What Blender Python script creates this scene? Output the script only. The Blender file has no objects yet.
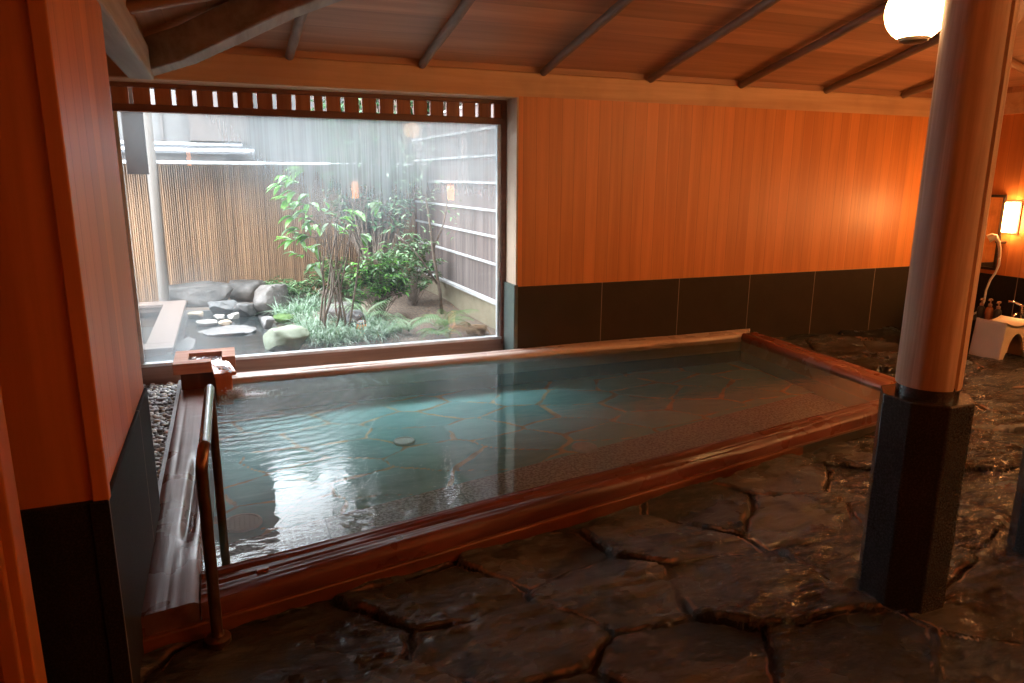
import bpy, math, random
import numpy as np
from mathutils import Vector, Matrix
random.seed(7)
C = bpy.context.scene.collection
R = math.radians

# ------------------------------------------------------------------ helpers
def tag(o, label=None, cat=None, group=None, kind=None):
    if label: o['label'] = label
    if cat: o['category'] = cat
    if group: o['group'] = group
    if kind: o['kind'] = kind
    return o

def empty(name, loc=(0, 0, 0), rz=0):
    o = bpy.data.objects.new(name, None); C.objects.link(o)
    o.location = loc; o.rotation_euler = (0, 0, rz); o.empty_display_size = .1
    return o

class MB:
    def __init__(s): s.v = []; s.f = []; s.m = []
    def add(s, vs, fs, mi=0):
        b = len(s.v); s.v += [tuple(v) for v in vs]
        s.f += [tuple(i + b for i in f) for f in fs]; s.m += [mi] * len(fs)
    def box(s, a, b, mi=0, rot=None, piv=None):
        x0, y0, z0 = a; x1, y1, z1 = b
        vs = [Vector(p) for p in ((x0,y0,z0),(x1,y0,z0),(x1,y1,z0),(x0,y1,z0),(x0,y0,z1),(x1,y0,z1),(x1,y1,z1),(x0,y1,z1))]
        if rot is not None:
            p = Vector(piv) if piv else sum(vs, Vector()) / 8
            vs = [rot @ (v - p) + p for v in vs]
        s.add(vs, [(3,2,1,0),(4,5,6,7),(0,1,5,4),(1,2,6,5),(2,3,7,6),(3,0,4,7)], mi)
    def tube(s, pts, rad, n=10, mi=0, cap=True, sc=(1, 1)):
        pts = [Vector(p) for p in pts]
        if not isinstance(rad, (list, tuple)): rad = [rad] * len(pts)
        b = len(s.v); prev = None
        for i, p in enumerate(pts):
            t = (pts[min(i+1, len(pts)-1)] - pts[max(i-1, 0)]).normalized()
            if prev is None:
                u = t.cross(Vector((0, 0, 1)))
                if u.length < .2: u = t.cross(Vector((0, 1, 0)))
                u.normalize()
            else:
                u = (prev - t * prev.dot(t)).normalized()
            prev = u; w = t.cross(u)
            for k in range(n):
                a = 2 * math.pi * k / n
                s.v.append(tuple(p + (u * math.cos(a) * sc[0] + w * math.sin(a) * sc[1]) * rad[i]))
        for i in range(len(pts) - 1):
            for k in range(n):
                k2 = (k + 1) % n
                s.f.append((b+i*n+k, b+i*n+k2, b+(i+1)*n+k2, b+(i+1)*n+k)); s.m.append(mi)
        if cap:
            s.f.append(tuple(b + k for k in range(n))[::-1]); s.m.append(mi)
            e = b + (len(pts) - 1) * n
            s.f.append(tuple(e + k for k in range(n))); s.m.append(mi)
    def lathe(s, prof, c=(0, 0, 0), n=24, mi=0):
        b = len(s.v)
        for r, z in prof:
            for k in range(n):
                a = 2 * math.pi * k / n
                s.v.append((c[0] + r * math.cos(a), c[1] + r * math.sin(a), c[2] + z))
        for i in range(len(prof) - 1):
            for k in range(n):
                k2 = (k + 1) % n
                s.f.append((b+i*n+k, b+i*n+k2, b+(i+1)*n+k2, b+(i+1)*n+k)); s.m.append(mi)
        if prof[0][0] > 1e-4: s.f.append(tuple(b + k for k in range(n))[::-1]); s.m.append(mi)
        e = b + (len(prof) - 1) * n
        if prof[-1][0] > 1e-4: s.f.append(tuple(e + k for k in range(n))); s.m.append(mi)
    def prism(s, poly, z0, z1, mi=0):
        n = len(poly)
        vs = [(p[0], p[1], z0) for p in poly] + [(p[0], p[1], z1) for p in poly]
        fs = [tuple(range(n))[::-1], tuple(range(n, 2*n))] + [(i, (i+1) % n, n+(i+1) % n, n+i) for i in range(n)]
        s.add(vs, fs, mi)
    def build(s, name, mat, parent=None, smooth=False, bevel=0, seg=2, auto=False):
        me = bpy.data.meshes.new(name); me.from_pydata(s.v, [], s.f)
        mats = mat if isinstance(mat, (list, tuple)) else [mat]
        for m in mats: me.materials.append(m)
        if len(mats) > 1: me.polygons.foreach_set('material_index', s.m)
        me.update()
        if smooth: me.polygons.foreach_set('use_smooth', [True] * len(s.f))
        o = bpy.data.objects.new(name, me); C.objects.link(o)
        if parent is not None:
            o.parent = parent
            o.matrix_parent_inverse = parent_matrix(parent).inverted()
        if bevel:
            b = o.modifiers.new('Bevel', 'BEVEL'); b.width = bevel; b.segments = seg; b.limit_method = 'ANGLE'; b.angle_limit = R(35)
        if auto:
            try:
                me.set_sharp_from_angle(angle=R(38))
            except Exception: pass
        return o

def parent_matrix(p):
    m = Matrix.LocRotScale(p.location, p.rotation_euler, p.scale)
    if p.parent: m = parent_matrix(p.parent) @ p.matrix_parent_inverse @ m
    return m

def copy_tree(o, parent=None):
    c = o.copy(); C.objects.link(c)
    if parent is not None: c.parent = parent; c.matrix_parent_inverse = o.matrix_parent_inverse.copy()
    for ch in list(o.children): copy_tree(ch, c)
    return c

# ------------------------------------------------------------------ numpy noise
def _hash(ix, iy, seed):
    h = (ix * 374761393 + iy * 668265263 + seed * 1442695041) & 0xFFFFFFFF
    h = ((h ^ (h >> 13)) * 1274126177) & 0xFFFFFFFF
    return ((h ^ (h >> 16)) & 0xFFFFFF) / float(0xFFFFFF)
def vnoise(x, y, seed=0):
    ix = np.floor(x).astype(np.int64); iy = np.floor(y).astype(np.int64)
    fx = x - ix; fy = y - iy; fx = fx*fx*(3-2*fx); fy = fy*fy*(3-2*fy)
    a = _hash(ix, iy, seed); b = _hash(ix+1, iy, seed); c = _hash(ix, iy+1, seed); d = _hash(ix+1, iy+1, seed)
    return (a*(1-fx)+b*fx)*(1-fy) + (c*(1-fx)+d*fx)*fy
def fbm(x, y, seed=0, o=4):
    r = 0; a = .5
    for i in range(o):
        r = r + a * vnoise(x, y, seed + i * 17); x = x * 2.03 + 3.1; y = y * 2.03 + 1.7; a *= .5
    return r
def sst(a, b, x):
    t = np.clip((x - a) / (b - a), 0, 1); return t*t*(3-2*t)

# ------------------------------------------------------------------ materials
def newmat(name):
    m = bpy.data.materials.new(name); m.use_nodes = True
    nt = m.node_tree; nt.nodes.clear()
    out = nt.nodes.new('ShaderNodeOutputMaterial')
    return m, nt, out
class N:
    def __init__(s, nt): s.nt = nt
    def __call__(s, typ, **kw):
        n = s.nt.nodes.new('ShaderNode' + typ)
        for k, v in kw.items():
            if k.startswith('i_'): n.inputs[k[2:].replace('_', ' ')].default_value = v
            else: setattr(n, k, v)
        return n
    def link(s, a, b): s.nt.links.new(a, b)
    def math(s, op, a, b=0.0, c=None, clamp=False):
        n = s.nt.nodes.new('ShaderNodeMath'); n.operation = op; n.use_clamp = clamp
        for i, x in enumerate((a, b) if c is None else (a, b, c)):
            if hasattr(x, 'links'): s.nt.links.new(x, n.inputs[i])
            else: n.inputs[i].default_value = x
        return n.outputs[0]
    def mix(s, f, a, b):
        n = s.nt.nodes.new('ShaderNodeMix'); n.data_type = 'RGBA'
        for i, x in ((0, f), (6, a), (7, b)):
            if hasattr(x, 'links'): s.nt.links.new(x, n.inputs[i])
            else: n.inputs[i].default_value = x if i == 0 else (*x, 1)
        return n.outputs[2]
    def maprange(s, x, a, b, c=0., d=1.):
        n = s.nt.nodes.new('ShaderNodeMapRange'); n.interpolation_type = 'SMOOTHSTEP'
        s.nt.links.new(x, n.inputs[0])
        for i, v in enumerate((a, b, c, d)): n.inputs[i+1].default_value = v
        return n.outputs[0]
    def noise(s, vec, scale, detail=4, rough=.55, dist=0.):
        n = s.nt.nodes.new('ShaderNodeTexNoise'); n.inputs['Scale'].default_value = scale
        n.inputs['Detail'].default_value = detail; n.inputs['Roughness'].default_value = rough
        n.inputs['Distortion'].default_value = dist
        if vec is not None: s.nt.links.new(vec, n.inputs['Vector'])
        return n.outputs['Fac']
    def scaled(s, vec, sc, off=None):
        n = s.nt.nodes.new('ShaderNodeMapping'); s.nt.links.new(vec, n.inputs['Vector']); n.inputs['Scale'].default_value = sc
        if off is not None: s.nt.links.new(off, n.inputs['Location'])
        return n.outputs[0]
    def bump(s, h, strength=.3, dist=.01, prev=None):
        n = s.nt.nodes.new('ShaderNodeBump'); n.inputs['Strength'].default_value = strength; n.inputs['Distance'].default_value = dist
        s.nt.links.new(h, n.inputs['Height'])
        if prev is not None: s.nt.links.new(prev, n.inputs['Normal'])
        return n.outputs[0]
def principled(n, out, col, rough, bump=None, metal=0, **kw):
    p = n('BsdfPrincipled')
    for k, v in (('Base Color', col), ('Roughness', rough), ('Metallic', metal), *[(a.replace('_', ' '), b) for a, b in kw.items()]):
        if hasattr(v, 'links'): n.link(v, p.inputs[k])
        else: p.inputs[k].default_value = (*v, 1) if isinstance(v, tuple) and len(v) == 3 else v
    if bump is not None: n.link(bump, p.inputs['Normal'])
    n.link(p.outputs[0], out.inputs[0]); return p

def mat_plain(name, c1, c2=None, rough=.5, scale=8, bump=.1, metal=0, stretch=(1, 1, 1), bd=.005, rough2=None, detail=5, lo=.3, hi=.7, **kw):
    m, nt, out = newmat(name); n = N(nt)
    tc = n('TexCoord').outputs['Object']; v = n.scaled(tc, stretch)
    f = n.noise(v, scale, detail, .6)
    ff = n.maprange(f, lo, hi)
    col = n.mix(ff, c1, c2 or tuple(x * .7 for x in c1))
    r = rough if rough2 is None else n.math('MULTIPLY_ADD', ff, rough2 - rough, rough)
    b = n.bump(f, bump, bd) if bump else None
    principled(n, out, col, r, b, metal, **kw); return m

def mat_wood(name, c1, c2, grain='Z', boards=None, bw=.11, rough=.45, var=.35, bump=.12, groove=True, rings=60, knots=0., stain=0., wet=None):
    """grain axis stretched noise; boards = axis across which boards repeat"""
    m, nt, out = newmat(name); n = N(nt)
    tc = n('TexCoord').outputs['Object']; sep = n('SeparateXYZ'); n.link(tc, sep.inputs[0])
    st = {'X': (.045, 1, 1), 'Y': (1, .045, 1), 'Z': (1, 1, .045)}[grain]
    off = None; rnd = None
    if boards:
        k = n.math('DIVIDE', sep.outputs[boards], bw)
        fl = n.math('FLOOR', k); wn = n('TexWhiteNoise', noise_dimensions='1D'); n.link(fl, wn.inputs['W'])
        rnd = wn.outputs['Value']
        cv = n('CombineXYZ'); 
        for i in range(3): n.link(n.math('MULTIPLY', rnd, 7. + i * 5), cv.inputs[i])
        off = cv.outputs[0]
    v = n.scaled(tc, st, off)
    g = n.noise(v, rings, 5, .62, .4); g2 = n.noise(v, rings * .22, 3, .5, 1.2)
    f = n.math('MULTIPLY_ADD', g2, .6, n.math('MULTIPLY', g, .4))
    f = n.maprange(f, .32, .68)
    col = n.mix(f, c1, c2)
    if rnd is not None:
        br = n.math('MULTIPLY_ADD', rnd, var, 1 - var * .5)
        mm = n('VectorMath', operation='SCALE'); n.link(col, mm.inputs[0]); n.link(br, mm.inputs['Scale']); col = mm.outputs[0]
    if stain:
        sn = n.maprange(n.noise(n.scaled(tc, (1, 1, 1)), 1.6, 4, .6), .45, .7)
        col = n.mix(n.math('MULTIPLY', sn, stain), col, tuple(x * .35 for x in c2))
    h = f
    if boards and groove:
        fr = n.math('FRACT', k); e = n.math('MINIMUM', fr, n.math('SUBTRACT', 1., fr))
        gm = n.maprange(e, 0.0, .004 / bw)
        col = n.mix(n.math('MULTIPLY_ADD', gm, -.38, .38), col, tuple(x * .25 for x in c2))
        b = n.bump(gm, .35, .003, n.bump(f, bump, .002))
    else: b = n.bump(f, bump, .003)
    r = rough
    if wet is not None:
        r = n.maprange(n.noise(tc, 3.5, 3), .4, .6, rough, wet)
    principled(n, out, col, r, b); return m

def mat_emit(name, col, strength):
    m, nt, out = newmat(name); n = N(nt)
    e = n('Emission'); e.inputs[0].default_value = (*col, 1); e.inputs[1].default_value = strength
    n.link(e.outputs[0], out.inputs[0]); return m

def mat_leaf(name, c1, c2, rough=.35, scale=9, trans=.35):
    m, nt, out = newmat(name); n = N(nt)
    tc = n('TexCoord').outputs['Object']
    f = n.maprange(n.noise(tc, scale, 3), .35, .65)
    col = n.mix(f, c1, c2)
    p = n('BsdfPrincipled'); n.link(col, p.inputs['Base Color']); p.inputs['Roughness'].default_value = rough
    t = n('BsdfTranslucent'); n.link(col, t.inputs[0])
    ms = n('MixShader'); ms.inputs[0].default_value = trans
    n.link(p.outputs[0], ms.inputs[1]); n.link(t.outputs[0], ms.inputs[2]); n.link(ms.outputs[0], out.inputs[0])
    return m

WOOD_WALL = mat_wood('cedar boards', (.72, .25, .062), (.57, .18, .042), 'Z', 'X', .112, .42, .17, rings=30)
WOOD_SIDE = mat_wood('cedar boards side', (.64, .22, .065), (.50, .16, .045), 'Z', 'Y', .14, .42, .2, rings=30)
WOOD_CEIL = mat_wood('ceiling boards', (.56, .28, .155), (.38, .175, .092), 'X', 'Y', .24, .5, .3, rings=26)
WOOD_CEILS = mat_wood('ceiling boards side', (.56, .28, .155), (.38, .175, .092), 'Y', 'X', .24, .5, .3, rings=26)
WOOD_BEAM = mat_wood('pine beam', (.72, .44, .25), (.56, .30, .155), 'X', None, rough=.5, rings=22, stain=.25)
WOOD_GREY = mat_wood('weathered beam', (.42, .34, .28), (.26, .20, .16), 'Y', None, rough=.65, rings=28, bump=.3)
WOOD_POLE = mat_wood('weathered pole', (.28, .19, .135), (.16, .105, .07), 'Y', None, rough=.6, rings=28, bump=.25)
WOOD_POLE2 = mat_wood('brown pole', (.36, .17, .09), (.22, .09, .045), 'X', None, rough=.5, rings=28, bump=.2)
WOOD_FRAME = mat_wood('dark brown frame', (.21, .085, .05), (.12, .045, .028), 'X', None, rough=.45, rings=30)
WOOD_SILL = mat_wood('daylit brown sill', (.36, .25, .20), (.22, .14, .11), 'X', None, rough=.5, rings=30)  # frame brown lightened, daylight on the bottom rail painted in
WOOD_SLAT = mat_wood('transom slat', (.40, .17, .09), (.24, .09, .05), 'Z', None, rough=.5, rings=30)
WOOD_DAYLIT = mat_wood('daylit reveal wood', (.62, .48, .36), (.48, .34, .24), 'Z', None, rough=.5, rings=30)  # pale tone has the daylight on the reveal mixed into its colour
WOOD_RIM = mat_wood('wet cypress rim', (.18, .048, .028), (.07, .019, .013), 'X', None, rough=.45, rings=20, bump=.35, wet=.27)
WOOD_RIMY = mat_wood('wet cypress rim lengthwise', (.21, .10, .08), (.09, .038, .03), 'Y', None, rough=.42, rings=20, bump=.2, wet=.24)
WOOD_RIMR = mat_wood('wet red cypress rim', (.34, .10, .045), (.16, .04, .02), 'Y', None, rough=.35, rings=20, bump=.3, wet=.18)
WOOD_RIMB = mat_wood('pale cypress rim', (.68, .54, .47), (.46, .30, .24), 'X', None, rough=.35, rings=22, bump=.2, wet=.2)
WOOD_PLINTH = mat_wood('orange cypress plinth', (.20, .06, .022), (.10, .03, .012), 'X', None, rough=.3, rings=24)
WOOD_PILLAR = mat_wood('pillar wood', (.90, .68, .48), (.40, .24, .14), 'Z', None, rough=.58, rings=26, bump=.2, stain=.1)
WOOD_SPOUT = mat_wood('spout cypress', (.66, .36, .27), (.46, .20, .13), 'X', None, rough=.25, rings=24)
WOOD_SPOUTD = mat_wood('dark wet spout wood', (.17, .055, .03), (.08, .026, .016), 'Z', None, rough=.2, rings=24)
WOOD_LIP = mat_wood('wet orange lip', (.62, .18, .06), (.38, .09, .03), 'Z', None, rough=.15, rings=20)

def mat_granite(name, c, tiles=None, rough=.22, spec=.5, axis='X', x0=2.195, w=.785):
    m, nt, out = newmat(name); n = N(nt)
    tc = n('TexCoord').outputs['Object']; sep = n('SeparateXYZ'); n.link(tc, sep.inputs[0])
    sp = n.noise(tc, 160, 3, .7); cl = n.noise(tc, 6, 4, .6)
    f = n.math('ADD', n.math('MULTIPLY', n.maprange(sp, .42, .66), .6), n.math('MULTIPLY', cl, .5))
    col = n.mix(f, tuple(x * .45 for x in c), tuple(x * 1.7 for x in c))
    b = n.bump(sp, .08, .002)
    if tiles:
        fr = n.math('FRACT', n.math('DIVIDE', n.math('SUBTRACT', sep.outputs[axis], x0), w))
        e = n.math('MINIMUM', fr, n.math('SUBTRACT', 1., fr)); g = n.maprange(e, .0028, .0052)
        col = n.mix(g, (.27, .21, .16), col); b = n.bump(g, .5, .003, b)
    p = principled(n, out, col, rough, b); p.inputs['Specular IOR Level'].default_value = spec; return m
GRANITE = mat_granite('dark granite tiles', (.036, .026, .019), True, .34, .22)
GRANITE_Y = mat_granite('dark granite tiles side', (.02, .018, .018), True, .6, .08, 'Y', 2.08, .8)
GRANITE_DAYLIT = mat_granite('daylit grey granite', (.10, .125, .115), None, .3)  # lighter granite copy, daylight on the reveal put into its colour
GRANITE_P = mat_granite('black pillar granite', (.026, .028, .030), None, .25)
GRANITE_L = mat_granite('pale grey granite edging', (.27, .27, .28), None, .3)

def mat_paving(name, c1, c2, joint, rough, rough_w, pool=False):
    m, nt, out = newmat(name); n = N(nt)
    tc = n('TexCoord').outputs['Object']
    aj = n('Attribute', attribute_name='joint').outputs['Fac']; ar = n('Attribute', attribute_name='cell').outputs['Fac']
    cv = n('CombineXYZ'); n.link(n.math('MULTIPLY', ar, 13.), cv.inputs[0]); n.link(n.math('MULTIPLY', ar, 31.), cv.inputs[1])
    v = n.scaled(tc, (1, 1, 1), cv.outputs[0])
    st = n.noise(n.scaled(v, (1.5, 4.5, 1)), 2.2, 6, .65, .6)
    f = n.math('ADD', n.math('MULTIPLY', st, .9), n.math('MULTIPLY', ar, .35 if pool else .6))
    col = n.mix(n.maprange(f, .35, .85) if pool else n.maprange(f, .42, 1.05), c1, c2)
    jn = n.maprange(n.math('ADD', aj, n.math('MULTIPLY', n.math('SUBTRACT', n.noise(tc, 9, 4), .5), .5)), .45, .8)
    jc = n.mix(n.maprange(n.noise(tc, 5, 3), .35, .65), joint, tuple(x * .45 for x in joint))
    col = n.mix(n.math('MULTIPLY', jn, .9), col, jc)
    if not pool:
        edge = n.math('MULTIPLY', n.maprange(aj, .02, .3), n.maprange(aj, .75, .4))
        edge = n.math('MULTIPLY', edge, n.maprange(n.noise(tc, 6, 4), .46, .58))
        col = n.mix(edge, col, (.26, .13, .08))
    r = n.maprange(n.noise(tc, 2.3, 4), .38, .6, rough_w, rough)
    if not pool:
        wm = n.maprange(n.noise(n.scaled(tc, (1, 1.4, 1)), 1.9, 4, .6), .50, .57)
        sc_ = n('VectorMath', operation='SCALE'); n.link(col, sc_.inputs[0]); n.link(n.math('MULTIPLY_ADD', wm, -.75, 1.), sc_.inputs['Scale']); col = sc_.outputs[0]
        r = n.math('MULTIPLY', r, n.math('MULTIPLY_ADD', wm, -.7, 1.))
    h = n.noise(n.scaled(v, (1, 3.2, 1)), 9 if pool else 11, 8, .72, .8)
    b = n.bump(h, .25 if pool else 1.0, .008 if pool else .022)
    p = principled(n, out, col, r, b)
    p.inputs['IOR'].default_value = 1.5
    return m
PAVING = mat_paving('wet slate paving', (.010, .010, .010), (.080, .077, .075), (.024, .009, .005), .30, .05)
POOLFLOOR = mat_paving('teal stone under water', (.17, .44, .45), (.30, .64, .64), (.85, .58, .28), .5, .5, True)
AGG = mat_plain('coarse grey aggregate', (.56, .50, .46), (.24, .20, .18), .5, 60, .4, detail=2, lo=.4, hi=.6)
POOLWALL = mat_plain('dark pool side stone', (.05, .045, .04), (.03, .028, .025), .4, 9)

def mat_water(name, tint, ripple=True, spout=None, ior=1.33):
    m, nt, out = newmat(name); n = N(nt)
    tc = n('TexCoord').outputs['Object']
    a = n.noise(n.scaled(tc, (1, 2.2, 1)), 9, 2, .5, .3)
    b0 = n.bump(a, .10 if ripple else .05, .012)
    if spout:
        d = n('VectorMath', operation='DISTANCE'); n.link(tc, d.inputs[0]); d.inputs[1].default_value = spout
        dist = d.outputs['Value']
        fall = n.math('POWER', n.maprange(dist, 0., 1.9, 1., 0.), 1.6)
        w = n.math('SINE', n.math('MULTIPLY', n.math('ADD', dist, n.math('MULTIPLY', n.noise(tc, 4, 2), .12)), 75.))
        ch = n.math('ADD', n.math('MULTIPLY', w, .35), n.math('MULTIPLY', n.noise(n.scaled(tc, (1, 1.8, 1)), 26, 3, .6), 1.6))
        b0 = n.bump(n.math('MULTIPLY', ch, fall), .85, .012, b0)
    fr = n('Fresnel'); fr.inputs[0].default_value = ior; n.link(b0, fr.inputs['Normal'])
    t = n('BsdfTransparent'); t.inputs[0].default_value = (*tint, 1)
    g = n('BsdfGlossy'); g.inputs['Roughness'].default_value = .02; n.link(b0, g.inputs['Normal'])
    if spout:
        di = n('BsdfDiffuse'); di.inputs[0].default_value = (.42, .72, .70, 1); mm = n('MixShader'); mm.inputs[0].default_value = .07
        n.link(t.outputs[0], mm.inputs[1]); n.link(di.outputs[0], mm.inputs[2]); t = mm
    ms = n('MixShader'); n.link(fr.outputs[0], ms.inputs[0]); n.link(t.outputs[0], ms.inputs[1]); n.link(g.outputs[0], ms.inputs[2])
    n.link(ms.outputs[0], out.inputs[0]); return m
WATER = mat_water('hot bath water', (.88, .97, .96), True, (0.05, 4.98, .07))
WATER2 = mat_water('outdoor water', (.50, .58, .60), True)

def mat_glass():
    m, nt, out = newmat('misted window glass'); n = N(nt)
    tc = n('TexCoord').outputs['Object']; sep = n('SeparateXYZ'); n.link(tc, sep.inputs[0])
    X, Z = sep.outputs['X'], sep.outputs['Z']
    w1 = n.noise(n.scaled(tc, (1, 1, 1)), 1.3, 3); 
    zz = n.math('ADD', Z, n.math('MULTIPLY', n.math('SUBTRACT', w1, .5), .5))
    xx = n.math('ADD', X, n.math('MULTIPLY', n.math('SUBTRACT', w1, .5), .6))
    hi = n.math('MULTIPLY', n.maprange(zz, .85, 1.85), n.maprange(n.math('ADD', xx, n.math('MULTIPLY', Z, .5)), .62, 1.3))
    up = n.math('MULTIPLY', n.maprange(zz, 1.35, 1.95), .30)
    lo = n.math('MULTIPLY', n.maprange(zz, .95, .3), n.maprange(xx, .15, -.45)); lo = n.math('MULTIPLY', lo, .34)
    base = n.math('MULTIPLY', n.maprange(zz, .35, .1), .18)
    streak = n.maprange(n.noise(n.scaled(tc, (60, 1, .9)), 1.0, 4, .7), .38, .62, .72, 1.0)
    f = n.math('MULTIPLY', n.math('MULTIPLY', hi, .9), streak)
    f = n.math('ADD', n.math('MAXIMUM', f, n.math('MAXIMUM', up, lo)), n.math('MULTIPLY_ADD', base, 1., .035), clamp=True)
    dif = n('BsdfDiffuse'); dif.inputs[0].default_value = (.34, .375, .39, 1)
    trl = n('BsdfTranslucent'); trl.inputs[0].default_value = (.35, .39, .41, 1)
    fog = n('MixShader'); fog.inputs[0].default_value = .6; n.link(dif.outputs[0], fog.inputs[1]); n.link(trl.outputs[0], fog.inputs[2])
    t = n('BsdfTransparent'); t.inputs[0].default_value = (.97, .98, .98, 1)
    a = n('MixShader'); n.link(f, a.inputs[0]); n.link(t.outputs[0], a.inputs[1]); n.link(fog.outputs[0], a.inputs[2])
    fr = n('Fresnel'); fr.inputs[0].default_value = 1.5
    g = n('BsdfGlossy'); g.inputs['Roughness'].default_value = .0
    b = n('MixShader'); n.link(n.math('MULTIPLY', fr.outputs[0], n.math('MULTIPLY_ADD', f, -.75, 1., clamp=True)), b.inputs[0]); n.link(a.outputs[0], b.inputs[1]); n.link(g.outputs[0], b.inputs[2])
    n.link(b.outputs[0], out.inputs[0]); return m
GLASS = mat_glass()
def mat_clear(name, tint=(.98, .98, .98), k=1.0):
    m, nt, out = newmat(name); n = N(nt)
    t = n('BsdfTransparent'); t.inputs[0].default_value = (*tint, 1)
    g = n('BsdfGlossy'); g.inputs['Roughness'].default_value = .02
    fr = n('Fresnel'); fr.inputs[0].default_value = 1.4
    b = n('MixShader'); n.link(n.math('MULTIPLY', fr.outputs[0], k), b.inputs[0]); n.link(t.outputs[0], b.inputs[1]); n.link(g.outputs[0], b.inputs[2])
    n.link(b.outputs[0], out.inputs[0]); return m
GLASS_BACK = mat_clear('glass outer face', k=.15)

WHITE_METAL = mat_plain('pale aluminium', (.78, .80, .82), rough=.3, bump=0, metal=.3)
BRONZE = mat_plain('bronze pipe', (.22, .13, .085), (.15, .08, .05), .28, 10, .05, metal=.85)
STEEL = mat_plain('steel', (.62, .62, .62), rough=.22, bump=0, metal=1.)
CHROME = mat_plain('chrome', (.8, .8, .8), rough=.1, bump=0, metal=1.)
DRAIN = mat_plain('pale drain metal', (.97, .98, .97), (.93, .95, .94), .4, bump=0, metal=.0)
DRAIN_G = mat_plain('grey drain metal', (.85, .87, .9), rough=.35, bump=0)
DRAIN_D = mat_plain('drain void', (.22, .28, .28), rough=.6, bump=0)
PLASTIC = mat_plain('cream plastic', (.58, .44, .31), (.50, .38, .27), .35, 3, 0)
HOSE = mat_plain('pale hose', (.75, .72, .68), rough=.35, bump=0)
DARKP = mat_plain('dark plastic', (.04, .03, .025), rough=.3, bump=0)
AMBER = mat_plain('amber shampoo', (.45, .14, .05), rough=.2, bump=0)
GLOBE = mat_emit('globe glow', (1, .56, .24), 28)
GLOBE_ADDED = mat_emit('added globe glow', (1, .56, .20), 165)  # emission of the extra globes added out of view
LAMP = mat_emit('wall lamp glow', (1, .47, .15), 105)
LAMP_DIM = mat_emit('wall lamp glow amber', (1, .33, .10), 30)
LAMP_LOW = mat_emit('faint wall lamp glow', (1, .33, .10), 16)
CAPM = mat_plain('grey lamp cap', (.34, .27, .2), rough=.35, bump=0, metal=.6)
BLACKF = mat_plain('black mirror frame', (.02, .015, .012), rough=.35, bump=0)
MIRROR = mat_plain('mirror', (.9, .9, .9), rough=.03, bump=0, metal=1.)
PUMP = mat_plain('brown pump cap', (.38, .22, .14), rough=.3, bump=0)
PEB = [mat_plain('pebble ' + str(i), c, rough=.3, bump=.05, scale=20) for i, c in enumerate([(.48, .50, .50), (.72, .71, .67), (.28, .27, .26), (.60, .48, .36), (.85, .83, .78)])]
SOIL = mat_plain('garden soil', (.13, .085, .06), (.26, .19, .14), .8, 30, .8, bd=.02)
PLASTER = mat_plain('yellowish plaster', (.42, .36, .25), (.33, .28, .19), .8, 5, .15)
BARK = mat_wood('cedar bark panels', (.26, .205, .19), (.11, .085, .078), 'Z', 'Y', .31, .75, .45, .8, rings=30)
BATTEN = mat_plain('pale batten', (.66, .66, .66), (.5, .5, .5), .5, 10, .1)
BAMBOO = mat_wood('bamboo canes', (.36, .21, .11), (.17, .095, .048), 'Z', 'X', .0243, .5, .7, .1, rings=20)
POSTW = mat_wood('pale round post', (.17, .145, .12), (.12, .10, .085), 'Z', None, rough=.6, rings=14)
PANELG = mat_plain('grey brown board', (.13, .11, .10), (.09, .075, .07), .7, 6, .1)
ROCK = mat_plain('grey garden rock', (.065, .058, .052), (.18, .16, .145), .6, 4, .9, bd=.05)
ROCKD = mat_plain('dark wet garden rock', (.04, .04, .04), (.11, .105, .10), .35, 5, .9, bd=.04)
ROCKG = mat_plain('mossy pale boulder', (.34, .37, .27), (.20, .25, .15), .6, 3, .5, bd=.03)
ROCKW = mat_plain('pale paving stone', (.46, .44, .40), (.32, .30, .27), .6, 6, .3)
ROCKT = mat_plain('tan paving stone', (.58, .44, .30), (.44, .34, .24), .6, 6, .3)
SLAB = mat_plain('smooth grey slab', (.27, .26, .255), (.18, .175, .17), .35, 5, .2)
MOSS = mat_plain('moss', (.11, .20, .045), (.06, .12, .025), .9, 40, .8, bd=.02)
TUBW = mat_wood('outdoor tub wood', (.25, .185, .155), (.17, .125, .105), 'Y', None, rough=.35, rings=22)
L_BRIGHT = mat_leaf('bright glossy leaf', (.24, .56, .10), (.10, .32, .05), .25)
L_DARK = mat_leaf('dark green leaf', (.06, .13, .05), (.12, .23, .08), .25)
L_GRASS = mat_leaf('grass blade', (.13, .27, .12), (.50, .62, .50), .3, 14)
L_FERN = mat_leaf('fern green', (.12, .27, .06), (.26, .40, .14), .5)
L_DRY = mat_leaf('dry brown fern', (.40, .25, .12), (.26, .15, .07), .7)
L_PALE = mat_leaf('pale green leaf', (.26, .44, .20), (.36, .50, .30), .4)
L_LIT = mat_leaf('leaf litter', (.28, .17, .10), (.45, .33, .24), .7, 30)
L_MIST = mat_leaf('distant foliage', (.06, .16, .07), (.16, .30, .14), .5, 6)
STEM = mat_plain('brown stem', (.09, .065, .05), (.17, .13, .10), .7, 20, .4)
ORANGE = mat_plain('orange ceramic', (.75, .25, .05), (.60, .17, .04), .3, 8, 0)
FOAM = mat_plain('water foam', (.92, .95, .97), rough=.2, bump=0)
STREAM = mat_clear('running water', (.93, .94, .95), .7)
HOUSEW = mat_plain('neighbour wall', (.17, .165, .16), (.13, .127, .125), .8, 5, .1)
ROOFT = mat_plain('grey metal roof', (.26, .28, .31), (.20, .22, .24), .4, 5, .1)

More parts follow.
